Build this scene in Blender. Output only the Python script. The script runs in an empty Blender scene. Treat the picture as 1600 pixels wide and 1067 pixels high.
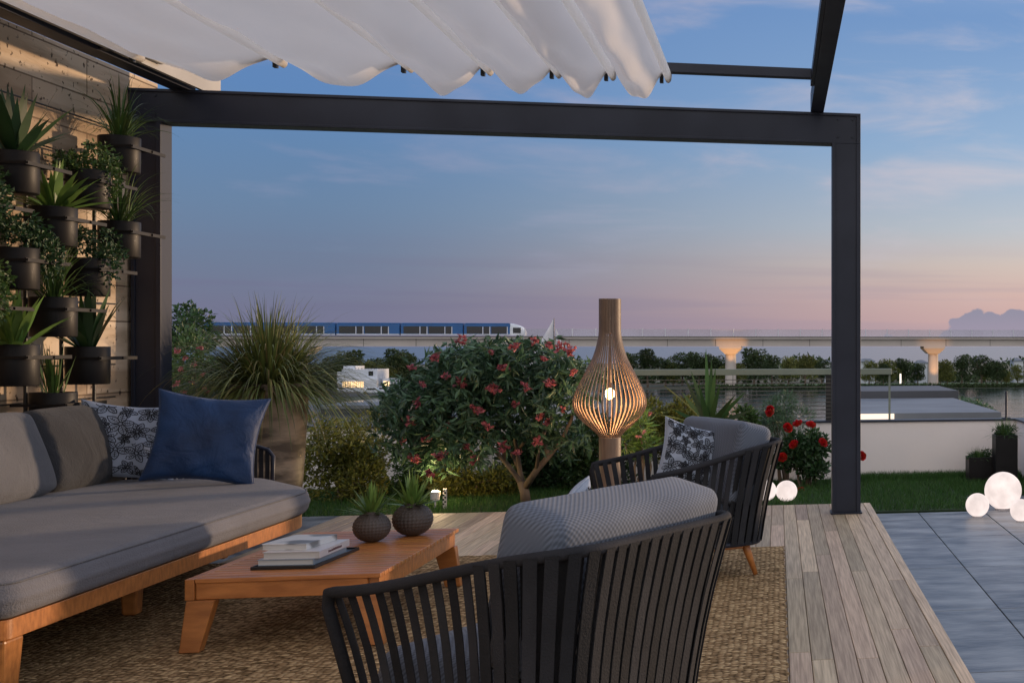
import bpy, math, random
import numpy as np
from mathutils import Vector, Matrix
R = math.radians
SC = bpy.context.scene
COL = SC.collection
rnd = random.Random(7)
rng = np.random.default_rng(7)

# ------------------------------------------------------------------ camera, exposure, sun, sky
EYE = 1.25; F = 1900.0; PX0 = 1580.0; PY0 = 540.0; YAW = math.atan(365 / 1900)
cam = bpy.data.cameras.new('camera'); camo = bpy.data.objects.new('camera', cam); COL.objects.link(camo)
camo.location = (0, 0, EYE); camo.rotation_euler = (R(90), 0, -YAW)
cam.sensor_width = 36; cam.lens = F / 1600 * 36
cam.shift_x = (800 - PX0) / 1600; cam.shift_y = (PY0 - 533.5) / 1600
cam.clip_start = 0.05; cam.clip_end = 12000
SC.camera = camo
SC.view_settings.view_transform = 'Standard'; SC.view_settings.look = 'None'
SC.view_settings.exposure = 0.14; SC.view_settings.gamma = 1

SUN_AZ, SUN_EL = 56.0, 3.0
sd = Vector((math.sin(R(SUN_AZ)) * math.cos(R(SUN_EL)), math.cos(R(SUN_AZ)) * math.cos(R(SUN_EL)), math.sin(R(SUN_EL))))
sl = bpy.data.lights.new('sun', 'SUN'); sl.energy = 2.9; sl.angle = R(2.2); sl.color = (1.0, 0.70, 0.44)
so = bpy.data.objects.new('sun', sl); COL.objects.link(so); so.location = (20, 12, 8)
so.rotation_euler = (-sd).to_track_quat('-Z', 'Y').to_euler()

def lin(r, g, b):
    f = lambda c: (c / 255 / 12.92) if c <= 10 else ((c / 255 + 0.055) / 1.055) ** 2.4
    return (f(r), f(g), f(b), 1.0)

def build_world():
    w = bpy.data.worlds.new('World'); SC.world = w; w.use_nodes = True
    nt = w.node_tree; N = nt.nodes; L = nt.links; N.clear()
    def M(op, a, b=None, c=None, clamp=False):
        n = N.new('ShaderNodeMath'); n.operation = op; n.use_clamp = clamp
        for i, v in enumerate((a, b, c)):
            if v is None: continue
            if isinstance(v, (int, float)): n.inputs[i].default_value = v
            else: L.new(v, n.inputs[i])
        return n.outputs[0]
    def SS(v, a, b):
        n = N.new('ShaderNodeMapRange'); n.interpolation_type = 'SMOOTHSTEP'
        n.inputs[1].default_value = a; n.inputs[2].default_value = b
        L.new(v, n.inputs[0]); return n.outputs[0]
    def ramp(v, els):
        n = N.new('ShaderNodeValToRGB'); cr = n.color_ramp
        cr.elements[0].position = els[0][0]; cr.elements[0].color = els[0][1]
        cr.elements[1].position = els[-1][0]; cr.elements[1].color = els[-1][1]
        for p, c in els[1:-1]:
            e = cr.elements.new(p); e.color = c
        L.new(v, n.inputs[0]); return n.outputs[0]
    def mix(f, a, b, mode='MIX'):
        n = N.new('ShaderNodeMix'); n.data_type = 'RGBA'; n.blend_type = mode
        for i, v in ((0, f), (6, a), (7, b)):
            if isinstance(v, (int, float)): n.inputs[i].default_value = v
            elif isinstance(v, tuple): n.inputs[i].default_value = v
            else: L.new(v, n.inputs[i])
        return n.outputs[2]
    tc = N.new('ShaderNodeTexCoord'); sp = N.new('ShaderNodeSeparateXYZ'); L.new(tc.outputs['Generated'], sp.inputs[0])
    x, y, z = sp.outputs
    hl = M('SQRT', M('ADD', M('MULTIPLY', x, x), M('MULTIPLY', y, y)))
    a = M('DIVIDE', M('ADD', M('MULTIPLY', x, math.sin(R(60))), M('MULTIPLY', y, math.cos(R(60)))), M('MAXIMUM', hl, 0.001))
    t = SS(a, 0.17, 0.77)
    Lc = ramp(z, [(0.0, lin(112, 113, 142)), (0.03, lin(106, 112, 140)), (0.06, lin(101, 117, 146)), (0.10, lin(97, 124, 158)), (0.14, lin(92, 126, 167)),
                  (0.18, lin(88, 127, 178)), (0.30, lin(98, 132, 182)), (0.5, (0.50, 0.57, 0.74, 1)), (1.0, (0.62, 0.68, 0.84, 1))])
    Rc = ramp(z, [(0.0, lin(162, 158, 174)), (0.012, lin(196, 163, 163)), (0.040, lin(206, 174, 168)), (0.065, lin(205, 188, 180)),
                  (0.095, lin(184, 190, 198)), (0.16, lin(146, 174, 205)), (0.26, lin(112, 147, 194)), (0.5, (0.50, 0.57, 0.74, 1)), (1.0, (0.62, 0.68, 0.84, 1))])
    c = mix(t, Lc, Rc)
    # unseen sky behind the camera, brightened to light the surfaces facing it
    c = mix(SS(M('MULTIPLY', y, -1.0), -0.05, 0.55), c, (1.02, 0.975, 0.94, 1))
    # thin wisps
    mp = N.new('ShaderNodeMapping'); L.new(tc.outputs['Generated'], mp.inputs[0]); mp.inputs[3].default_value = (3.2, 3.2, 15)
    nz = N.new('ShaderNodeTexNoise'); L.new(mp.outputs[0], nz.inputs[0]); nz.inputs['Scale'].default_value = 1.6; nz.inputs['Detail'].default_value = 6
    nz.inputs['Roughness'].default_value = 0.55; nz.inputs['Distortion'].default_value = 0.4
    wm = M('MULTIPLY', SS(nz.outputs[0], 0.48, 0.74), M('MULTIPLY', SS(z, 0.02, 0.10), 0.72))
    c = mix(wm, c, mix(t, lin(140, 145, 176), lin(206, 196, 202)))
    # low band of grey violet stratus
    mp2 = N.new('ShaderNodeMapping'); L.new(tc.outputs['Generated'], mp2.inputs[0]); mp2.inputs[3].default_value = (2.0, 2.0, 60)
    nz2 = N.new('ShaderNodeTexNoise'); L.new(mp2.outputs[0], nz2.inputs[0]); nz2.inputs['Scale'].default_value = 1.5; nz2.inputs['Detail'].default_value = 3
    band = M('MULTIPLY', SS(nz2.outputs[0], 0.45, 0.65), M('MULTIPLY', M('SUBTRACT', 1.0, SS(z, 0.04, 0.09)), 0.35))
    c = mix(band, c, mix(t, lin(104, 106, 138), lin(170, 154, 166)))
    # cumulus bank low in the right of the view
    az = M('ARCTAN2', x, y)
    cv = N.new('ShaderNodeCombineXYZ'); L.new(M('MULTIPLY', az, 60), cv.inputs[0]); L.new(M('MULTIPLY', z, 75), cv.inputs[1])
    n3 = N.new('ShaderNodeTexNoise'); L.new(cv.outputs[0], n3.inputs[0]); n3.inputs['Scale'].default_value = 1.0; n3.inputs['Detail'].default_value = 6
    v3 = N.new('ShaderNodeTexVoronoi'); L.new(cv.outputs[0], v3.inputs[0]); v3.inputs['Scale'].default_value = 1.7; v3.feature = 'SMOOTH_F1'; v3.inputs['Smoothness'].default_value = 0.15
    v4 = N.new('ShaderNodeTexVoronoi'); L.new(cv.outputs[0], v4.inputs[0]); v4.inputs['Scale'].default_value = 4.5
    cm = None
    for (ca_, cz_, cr_) in ((7.9, .006, .009), (8.5, .011, .012), (9.15, .017, .0145), (9.8, .013, .016), (10.5, .011, .013), (11.15, .016, .017), (11.9, .011, .018), (13.1, .012, .022), (14.6, .014, .022), (16.2, .008, .02), (5.2, .000, .0085), (4.4, .000, .006)):
        d_ = M('SQRT', M('ADD', M('POWER', M('SUBTRACT', az, R(ca_)), 2.0), M('POWER', M('SUBTRACT', z, cz_), 2.0)))
        k_ = SS(M('ADD', M('SUBTRACT', cr_, d_), M('ADD', M('MULTIPLY', M('SUBTRACT', n3.outputs[0], 0.5), 0.016), M('MULTIPLY', M('SUBTRACT', 0.4, v3.outputs[0]), 0.004))), 0.0, 0.0022)
        cm = k_ if cm is None else M('MAXIMUM', cm, k_)
    cm = M('MULTIPLY', cm, 0.88)
    c = mix(cm, c, mix(SS(z, 0.0, 0.035), lin(146, 142, 165), lin(122, 130, 156)))
    # physically based part of the dusk sky
    sky = N.new('ShaderNodeTexSky'); sky.sky_type = 'NISHITA'; sky.sun_disc = False
    sky.sun_elevation = R(SUN_EL); sky.sun_rotation = R(SUN_AZ)
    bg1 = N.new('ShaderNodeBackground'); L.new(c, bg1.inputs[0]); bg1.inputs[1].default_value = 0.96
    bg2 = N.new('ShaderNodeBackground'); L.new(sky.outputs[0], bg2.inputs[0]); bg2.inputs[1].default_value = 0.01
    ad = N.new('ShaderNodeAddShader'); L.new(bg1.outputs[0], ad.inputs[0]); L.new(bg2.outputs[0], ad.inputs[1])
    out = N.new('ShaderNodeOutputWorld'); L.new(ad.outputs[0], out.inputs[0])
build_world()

# ------------------------------------------------------------------ geometry helpers
def at(px, py, Y):                       # where a sight line of the photo meets the plane at distance Y
    dx = math.sin(YAW) * F + math.cos(YAW) * (px - PX0); dy = math.cos(YAW) * F - math.sin(YAW) * (px - PX0)
    t = Y / dy
    return Vector((dx * t, Y, EYE + (PY0 - py) * t))

class MB:
    def __init__(s): s.v = []; s.f = []; s.m = []; s.k = 0
    def add(s, vs, fs):
        o = len(s.v); s.v += [tuple(p) for p in vs]; s.f += [tuple(i + o for i in f) for f in fs]; s.m += [s.k] * len(fs); return s
    def box(s, x0, x1, y0, y1, z0, z1, rot=None):
        P = [Vector(p) for p in ((x0, y0, z0), (x1, y0, z0), (x1, y1, z0), (x0, y1, z0), (x0, y0, z1), (x1, y0, z1), (x1, y1, z1), (x0, y1, z1))]
        if rot: P = [rot @ p for p in P]
        return s.add(P, [(0, 3, 2, 1), (4, 5, 6, 7), (0, 1, 5, 4), (1, 2, 6, 5), (2, 3, 7, 6), (3, 0, 4, 7)])
    def hexa(s, P):                      # 8 corners, bottom four then top four
        return s.add(P, [(0, 3, 2, 1), (4, 5, 6, 7), (0, 1, 5, 4), (1, 2, 6, 5), (2, 3, 7, 6), (3, 0, 4, 7)])
    def tube(s, pts, rad, n=10, cap=True):
        pts = [Vector(p) for p in pts]; m = len(pts)
        if not hasattr(rad, '__len__'): rad = [rad] * m
        vs = []; u = None
        for i, p in enumerate(pts):
            d = (pts[min(i + 1, m - 1)] - pts[max(i - 1, 0)]).normalized()
            if u is None: u = d.orthogonal().normalized()
            u = (u - d * u.dot(d)).normalized(); w = d.cross(u)
            for k in range(n):
                a = 2 * math.pi * k / n; vs.append(p + (u * math.cos(a) + w * math.sin(a)) * rad[i])
        fs = [(i * n + k, i * n + (k + 1) % n, (i + 1) * n + (k + 1) % n, (i + 1) * n + k) for i in range(m - 1) for k in range(n)]
        if cap: fs += [tuple(reversed(range(n))), tuple(range((m - 1) * n, m * n))]
        return s.add(vs, fs)
    def lathe(s, prof, n=32, c=(0, 0, 0)):
        vs = [(c[0] + r * math.cos(2 * math.pi * k / n), c[1] + r * math.sin(2 * math.pi * k / n), c[2] + z) for r, z in prof for k in range(n)]
        return s.add(vs, [(i * n + k, i * n + (k + 1) % n, (i + 1) * n + (k + 1) % n, (i + 1) * n + k) for i in range(len(prof) - 1) for k in range(n)])
    def strip(s, pts, side, w, thick=0.0):   # flat ribbon along pts, 'side' a list of unit vectors
        vs = []
        m = len(pts)
        if not hasattr(w, '__len__'): w = [w] * m
        for p, sd_, ww in zip(pts, side, w): vs += [p - sd_ * ww / 2, p + sd_ * ww / 2]
        return s.add(vs, [(2 * i, 2 * i + 1, 2 * i + 3, 2 * i + 2) for i in range(m - 1)])
    def build(s, name, mats, parent=None, world=True, smooth=False, bevel=0, solid=0, sub=0, seg=2):
        me = bpy.data.meshes.new(name)
        off = parent_loc(parent) if (parent is not None and world) else Vector((0, 0, 0))
        me.from_pydata([(a - off.x, b - off.y, c - off.z) for a, b, c in s.v], [], s.f)
        return finish(name, me, mats, parent, s.m, smooth, bevel, solid, sub, seg)

def finish(name, me, mats, parent, mi=None, smooth=False, bevel=0, solid=0, sub=0, seg=2):
    if not isinstance(mats, (list, tuple)): mats = [mats]
    for m in mats: me.materials.append(m)
    if mi and any(mi): me.polygons.foreach_set('material_index', mi)
    if smooth: me.polygons.foreach_set('use_smooth', [True] * len(me.polygons))
    me.update()
    o = bpy.data.objects.new(name, me); COL.objects.link(o)
    if parent is not None: o.parent = parent
    if solid: md = o.modifiers.new('solid', 'SOLIDIFY'); md.thickness = solid; md.offset = 0
    if bevel: md = o.modifiers.new('bevel', 'BEVEL'); md.width = bevel; md.segments = seg; md.limit_method = 'ANGLE'; md.angle_limit = R(40)
    if sub: md = o.modifiers.new('sub', 'SUBSURF'); md.levels = sub; md.render_levels = sub
    return o

def parent_loc(p):
    v = Vector((0, 0, 0))
    while p is not None: v += p.location; p = p.parent
    return v

def thing(name, label, cat, loc=(0, 0, 0), rz=0, group=None, kind=None):
    o = bpy.data.objects.new(name, None); COL.objects.link(o); o.location = loc; o.rotation_euler = (0, 0, rz)
    o.empty_display_size = 0.1
    return tag(o, label, cat, group, kind)
def tag(o, label=None, cat=None, group=None, kind=None):
    if label: o['label'] = label
    if cat: o['category'] = cat
    if group: o['group'] = group
    if kind: o['kind'] = kind
    return o
def copy_tree(o, parent=None):
    c = o.copy(); COL.objects.link(c)
    if parent is not None: c.parent = parent
    for ch in [q for q in bpy.data.objects if q.parent == o]: copy_tree(ch, c)
    return c

def rounded_box(hx, hy, hz, r, n=9, puff=(0, 0, 0)):
    """closed soft box: vertices, faces"""
    idx = {}; vs = []; fs = []
    def vert(p):
        k = tuple(round(q, 5) for q in p)
        if k not in idx:
            q = Vector(p); h = (hx, hy, hz)
            full = Vector((q.x * hx, q.y * hy, q.z * hz)); inn = Vector([max(-(h[i] - r), min(h[i] - r, full[i])) for i in range(3)])
            d = full - inn
            if d.length > 1e-9: full = inn + d.normalized() * r
            for i in range(3):
                o1, o2 = q[(i + 1) % 3], q[(i + 2) % 3]
                full[i] += puff[i] * q[i] * (1 - o1 ** 2) * (1 - o2 ** 2)
            idx[k] = len(vs); vs.append(full)
        return idx[k]
    g = [math.sin(math.pi / 2 * (-1 + 2 * i / n)) * 0.55 + (-1 + 2 * i / n) * 0.45 for i in range(n + 1)]; g[0] = -1; g[-1] = 1
    for ax in range(3):
        for sgn in (-1, 1):
            for i in range(n):
                for j in range(n):
                    q = []
                    for a, b in ((i, j), (i + 1, j), (i + 1, j + 1), (i, j + 1)):
                        p = [0, 0, 0]; p[ax] = sgn; p[(ax + 1) % 3] = g[a]; p[(ax + 2) % 3] = g[b]; q.append(vert(p))
                    fs.append(tuple(q) if sgn > 0 else tuple(reversed(q)))
    return vs, fs

# ------------------------------------------------------------------ materials
MATS = {}
def material(name, c1, c2=None, scale=5, rough=0.6, metal=0, bump=0, bscale=None, stretch=(1, 1, 1), detail=5, island=0, trans=0,
             spec=0.5, coat=0, sheen=0, voro=0, lo=0.35, hi=0.65, rvar=0, wrinkle=0, wscale=7):
    m = bpy.data.materials.new(name); m.use_nodes = True; nt = m.node_tree; N = nt.nodes; L = nt.links
    b = N['Principled BSDF']; b.inputs['Roughness'].default_value = rough; b.inputs['Metallic'].default_value = metal
    b.inputs['Specular IOR Level'].default_value = spec; b.inputs['Coat Weight'].default_value = coat; b.inputs['Sheen Weight'].default_value = sheen
    tc = N.new('ShaderNodeTexCoord'); mp = N.new('ShaderNodeMapping'); L.new(tc.outputs['Object'], mp.inputs[0]); mp.inputs[3].default_value = stretch
    nz = N.new('ShaderNodeTexNoise'); L.new(mp.outputs[0], nz.inputs[0]); nz.inputs['Scale'].default_value = scale; nz.inputs['Detail'].default_value = detail
    if c2 is None: c2 = tuple(q * 0.8 for q in c1)
    rp = N.new('ShaderNodeValToRGB'); rp.color_ramp.elements[0].color = (*c1[:3], 1); rp.color_ramp.elements[1].color = (*c2[:3], 1)
    rp.color_ramp.elements[0].position = lo; rp.color_ramp.elements[1].position = hi; L.new(nz.outputs[0], rp.inputs[0])
    col = rp.outputs[0]
    if island:
        ge = N.new('ShaderNodeNewGeometry'); hs = N.new('ShaderNodeHueSaturation')
        mr = N.new('ShaderNodeMapRange'); L.new(ge.outputs['Random Per Island'], mr.inputs[0]); mr.inputs[3].default_value = 1 - island; mr.inputs[4].default_value = 1 + island
        L.new(mr.outputs[0], hs.inputs['Value']); L.new(col, hs.inputs['Color'])
        m2 = N.new('ShaderNodeMath'); m2.operation = 'MULTIPLY'; L.new(ge.outputs['Random Per Island'], m2.inputs[0]); m2.inputs[1].default_value = 7.31
        m3 = N.new('ShaderNodeMath'); m3.operation = 'FRACT'; L.new(m2.outputs[0], m3.inputs[0])
        mr2 = N.new('ShaderNodeMapRange'); L.new(m3.outputs[0], mr2.inputs[0]); mr2.inputs[3].default_value = 0.5 - island * 0.04; mr2.inputs[4].default_value = 0.5 + island * 0.04
        L.new(mr2.outputs[0], hs.inputs['Hue']); col = hs.outputs[0]
        # shift the texture between islands
        mu = N.new('ShaderNodeVectorMath'); mu.operation = 'SCALE'; mu.inputs[0].default_value = (13, 17, 11); L.new(ge.outputs['Random Per Island'], mu.inputs['Scale'])
        L.new(mu.outputs[0], mp.inputs[1])
    L.new(col, b.inputs['Base Color'])
    if rvar:
        mr3 = N.new('ShaderNodeMapRange'); L.new(nz.outputs[0], mr3.inputs[0]); mr3.inputs[3].default_value = rough - rvar; mr3.inputs[4].default_value = rough + rvar
        L.new(mr3.outputs[0], b.inputs['Roughness'])
    if bump:
        if voro:
            # open knit: a lattice of small round knots over both the top and the front of a cushion
            sx_ = N.new('ShaderNodeSeparateXYZ'); L.new(tc.outputs['Object'], sx_.inputs[0])
            def mm(op, a, b):
                n_ = N.new('ShaderNodeMath'); n_.operation = op
                for i_, v_ in enumerate((a, b)):
                    if isinstance(v_, (int, float)): n_.inputs[i_].default_value = v_
                    elif v_ is not None: L.new(v_, n_.inputs[i_])
                return n_.outputs[0]
            k_ = math.pi * voro
            p1 = mm('SINE', mm('MULTIPLY', sx_.outputs[1], k_), None); p2 = mm('SINE', mm('MULTIPLY', mm('ADD', sx_.outputs[0], sx_.outputs[2]), k_), None)
            hv = mm('SUBTRACT', 0.5, mm('MULTIPLY', mm('MULTIPLY', p1, p2), 0.5))
        else:
            t2 = N.new('ShaderNodeTexNoise'); t2.inputs['Scale'].default_value = bscale or scale * 4; t2.inputs['Detail'].default_value = 4
            L.new(mp.outputs[0], t2.inputs[0]); hv = t2.outputs[0]
        bp = N.new('ShaderNodeBump'); bp.inputs['Strength'].default_value = bump; bp.inputs['Distance'].default_value = 0.004 if voro else 0.01; bp.invert = bool(voro)
        L.new(hv, bp.inputs['Height']); L.new(bp.outputs[0], b.inputs['Normal'])
        if wrinkle:
            wn = N.new('ShaderNodeTexNoise'); wn.inputs['Scale'].default_value = wscale; wn.inputs['Detail'].default_value = 3; wn.inputs['Distortion'].default_value = 1.2; L.new(tc.outputs['Object'], wn.inputs[0])
            b2 = N.new('ShaderNodeBump'); b2.inputs['Strength'].default_value = wrinkle; b2.inputs['Distance'].default_value = 0.03; L.new(wn.outputs[0], b2.inputs['Height']); L.new(b2.outputs[0], bp.inputs['Normal'])
        if voro:
            mx = N.new('ShaderNodeMix'); mx.data_type = 'RGBA'; mx.blend_type = 'MULTIPLY'; mx.inputs[0].default_value = 1
            r2 = N.new('ShaderNodeValToRGB'); r2.color_ramp.elements[0].position = 0.2; r2.color_ramp.elements[0].color = (1.15, 1.15, 1.15, 1)
            r2.color_ramp.elements[1].position = 0.85; r2.color_ramp.elements[1].color = (0.62, 0.62, 0.62, 1)
            L.new(hv, r2.inputs[0]); L.new(col, mx.inputs[6]); L.new(r2.outputs[0], mx.inputs[7]); L.new(mx.outputs[2], b.inputs['Base Color'])
    if trans:
        tr = N.new('ShaderNodeBsdfTranslucent'); L.new(col, tr.inputs[0]); ms = N.new('ShaderNodeMixShader'); ms.inputs[0].default_value = trans
        L.new(b.outputs[0], ms.inputs[1]); L.new(tr.outputs[0], ms.inputs[2]); L.new(ms.outputs[0], N['Material Output'].inputs[0])
    MATS[name] = m; return m
def emitter(name, c, s):
    m = bpy.data.materials.new(name); m.use_nodes = True; b = m.node_tree.nodes['Principled BSDF']
    b.inputs['Base Color'].default_value = (*c, 1); b.inputs['Emission Color'].default_value = (*c, 1); b.inputs['Emission Strength'].default_value = s
    return m

m_frame = material('dark_metal', (0.022, 0.027, 0.046), (0.016, 0.020, 0.035), 3, 0.42, 0.0, rvar=0.08, spec=0.3)
m_black = material('black_metal', (0.018, 0.017, 0.017), (0.012, 0.012, 0.012), 4, 0.45)
m_deck = material('deck_boards', (0.56, 0.43, 0.30), (0.33, 0.24, 0.16), 6, 0.55, bump=0.14, bscale=30, stretch=(20, 0.5, 3), island=0.30, detail=8)
m_paver = material('slate_paving', (0.055, 0.068, 0.092), (0.25, 0.27, 0.30), 3.6, 0.36, bump=0.5, bscale=14, stretch=(0.8, 1.6, 1), island=0.10, lo=0.36, hi=0.66, detail=10, rvar=0.12)
m_joint = material('joint_sand', (0.05, 0.055, 0.07), None, 5, 0.9)
m_teak = material('teak', (0.52, 0.205, 0.055), (0.34, 0.125, 0.032), 4, 0.34, bump=0.08, bscale=40, stretch=(1.5, 14, 6), island=0.10, detail=6)
m_teakx = material('teak_cross', (0.52, 0.205, 0.055), (0.34, 0.125, 0.032), 4, 0.34, bump=0.08, bscale=40, stretch=(1.5, 12, 12), island=0.14, detail=6)
m_seat = material('seat_fabric', (0.145, 0.146, 0.170), (0.12, 0.121, 0.143), 3, 0.9, bump=0.5, bscale=150, sheen=0.1, wrinkle=0.25, wscale=5)
m_backf = material('cushion_fabric', (0.118, 0.120, 0.135), (0.093, 0.095, 0.108), 3, 0.92, bump=0.5, bscale=150, sheen=0.1, wrinkle=0.45, wscale=6)
m_backshade = material('cushion_fabric_shaded', (0.024, 0.026, 0.032), (0.018, 0.019, 0.024), 3, 0.92, bump=0.5, bscale=150, sheen=0.1, wrinkle=0.45, wscale=6)  # darker copy of the cushion fabric, the far cushion's shade put into its colour
m_knit = material('knit_fabric', (0.125, 0.148, 0.20), (0.10, 0.12, 0.168), 4, 0.9, bump=0.3, voro=118, sheen=0.1)
m_navyseat = material('shaded_blue_fabric', (0.17, 0.20, 0.29), (0.14, 0.165, 0.25), 4, 0.9, bump=0.3, voro=150)
m_strap = material('rope_strap', (0.030, 0.031, 0.037), (0.020, 0.021, 0.025), 5, 0.8, bump=0.3, bscale=160, island=0.25, spec=0.14)
m_velvet = material('blue_velvet', (0.003, 0.044, 0.160), (0.001, 0.021, 0.080), 3.5, 0.65, sheen=0.1, bump=0.2, bscale=120, wrinkle=0.7, wscale=6)
m_print = material('pale_print_cloth', (0.34, 0.39, 0.50), (0.29, 0.335, 0.43), 6, 0.85, bump=0.2, bscale=160)
m_ink = material('ink_line', (0.008, 0.010, 0.018), None, 5, 0.8)
m_canvas = material('canopy_canvas', (0.84, 0.81, 0.81), (0.78, 0.76, 0.77), 1.3, 0.85, trans=0.54, stretch=(2, 0.4, 1), bump=0.1, bscale=90, wrinkle=0.35, wscale=2.2)
m_tube = material('white_sleeve', (0.95, 0.92, 0.89), (0.92, 0.89, 0.86), 3, 0.6, trans=0.62)
m_fascia = material('light_fascia', (0.46, 0.44, 0.42), (0.36, 0.345, 0.33), 1.6, 0.7)
m_white = material('white_render', (0.86, 0.80, 0.80), (0.79, 0.73, 0.735), 0.9, 0.8, bump=0.08, bscale=30)
m_pot = material('planter_metal', (0.014, 0.013, 0.014), (0.009, 0.008, 0.009), 6, 0.48, rvar=0.08, spec=0.22)
m_bigpot = material('aged_clay', (0.34, 0.26, 0.19), (0.085, 0.062, 0.045), 3.6, 0.5, bump=0.6, bscale=9, stretch=(1, 1, 3), lo=0.40, hi=0.60, detail=9, rvar=0.15)
m_soil = material('soil', (0.03, 0.02, 0.012), None, 30, 0.95, bump=0.5)
m_leafd = material('dark_leaf', (0.04, 0.095, 0.03), (0.02, 0.056, 0.02), 3, 0.5, island=0.45, trans=0.2)
m_leafm = material('mid_leaf', (0.075, 0.14, 0.032), (0.04, 0.085, 0.022), 3, 0.5, island=0.45, trans=0.25)
m_leafy = material('olive_leaf', (0.24, 0.23, 0.04), (0.085, 0.11, 0.025), 2.0, 0.5, island=0.45, trans=0.25)
m_leafb = material('bluish_leaf', (0.085, 0.165, 0.085), (0.04, 0.09, 0.05), 2.4, 0.42, island=0.5, trans=0.2)
m_bright = material('bright_leaf', (0.19, 0.31, 0.07), (0.10, 0.19, 0.04), 8, 0.42, island=0.3, trans=0.25)
m_blade = material('grass_blade', (0.17, 0.20, 0.055), (0.08, 0.11, 0.03), 4, 0.55, island=0.5, trans=0.2)
m_grass = material('lawn_blade', (0.045, 0.125, 0.02), (0.025, 0.08, 0.014), 1.4, 0.6, island=0.4, trans=0.25)
m_soilg = material('lawn_soil', (0.018, 0.04, 0.010), (0.012, 0.028, 0.008), 6, 0.95)
m_bark = material('pale_bark', (0.20, 0.15, 0.11), (0.11, 0.08, 0.06), 12, 0.8, bump=0.4, bscale=40, stretch=(1, 1, 0.4))
m_pink = material('pink_petal', (0.46, 0.125, 0.15), (0.26, 0.065, 0.085), 8, 0.5, island=0.3, trans=0.2)
m_rose = material('red_petal', (0.55, 0.012, 0.015), (0.32, 0.008, 0.010), 8, 0.5, island=0.3, trans=0.15)
m_lampwood = material('lamp_wood', (0.25, 0.165, 0.115), (0.17, 0.11, 0.08), 6, 0.5, stretch=(6, 6, 0.6))
m_vase = material('vase_clay', (0.075, 0.058, 0.052), (0.05, 0.040, 0.038), 6, 0.5)
m_paper = material('paper', (0.62, 0.62, 0.62), (0.5, 0.5, 0.5), 4, 0.7, stretch=(1, 1, 60))
m_cover = material('white_cover', (0.70, 0.70, 0.70), (0.18, 0.18, 0.18), 7, 0.3, lo=0.52, hi=0.60, detail=1)
m_cover2 = material('pale_cover', (0.62, 0.60, 0.62), (0.58, 0.56, 0.58), 5, 0.35)
m_cover3 = material('blue_grey_cover', (0.30, 0.36, 0.44), (0.27, 0.33, 0.41), 5, 0.35)
m_type = material('maroon_type', (0.10, 0.02, 0.03), None, 5, 0.6)
m_tray = material('black_tray', (0.010, 0.010, 0.012), None, 5, 0.35)
m_conc = material('viaduct_concrete', (0.50, 0.46, 0.44), (0.44, 0.40, 0.385), 0.10, 0.8)
m_far1 = material('far_leaf_dark', (0.045, 0.080, 0.024), (0.025, 0.048, 0.016), 0.3, 0.8, island=0.4)
m_far2 = material('far_leaf_olive', (0.17, 0.19, 0.04), (0.08, 0.10, 0.025), 0.25, 0.8, island=0.4)
m_land = material('land', (0.05, 0.065, 0.035), (0.075, 0.075, 0.06), 0.02, 0.95)
m_road = material('far_asphalt', (0.06, 0.063, 0.075), (0.05, 0.052, 0.062), 0.1, 0.8)
m_roof = material('flat_roof', (0.15, 0.165, 0.195), (0.10, 0.11, 0.135), 0.35, 0.55, rvar=0.1)
m_roofd = material('dark_parapet', (0.06, 0.064, 0.08), (0.045, 0.048, 0.06), 0.4, 0.6)
m_blue = material('train_blue', (0.014, 0.10, 0.30), (0.012, 0.085, 0.26), 0.5, 0.35)
m_trainw = material('train_white', (0.62, 0.66, 0.74), None, 0.5, 0.35)
m_glass = material('dark_glass', (0.008, 0.010, 0.016), None, 1, 0.12)
m_warm = emitter('warm_window', (1.0, 0.66, 0.33), 1.6)
m_ball = emitter('glow_ball', (1.0, 0.84, 0.79), 1.05)
nt_ = m_ball.node_tree; nz_ = nt_.nodes.new('ShaderNodeTexNoise'); nz_.inputs['Scale'].default_value = 9; nz_.inputs['Detail'].default_value = 6; tc_ = nt_.nodes.new('ShaderNodeTexCoord'); nt_.links.new(tc_.outputs['Object'], nz_.inputs[0])
mr_ = nt_.nodes.new('ShaderNodeMapRange'); mr_.inputs[1].default_value = 0.3; mr_.inputs[2].default_value = 0.7; mr_.inputs[3].default_value = 0.72; mr_.inputs[4].default_value = 1.02; nt_.links.new(nz_.outputs[0], mr_.inputs[0]); nt_.links.new(mr_.outputs[0], nt_.nodes['Principled BSDF'].inputs['Emission Strength']); nt_.nodes['Principled BSDF'].inputs['Base Color'].default_value = (0.05, 0.05, 0.05, 1)
m_bulb = emitter('filament_bulb', (1.0, 0.60, 0.24), 12)
m_spot = emitter('spot_glow', (1.0, 0.86, 0.62), 2.2)

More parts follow.
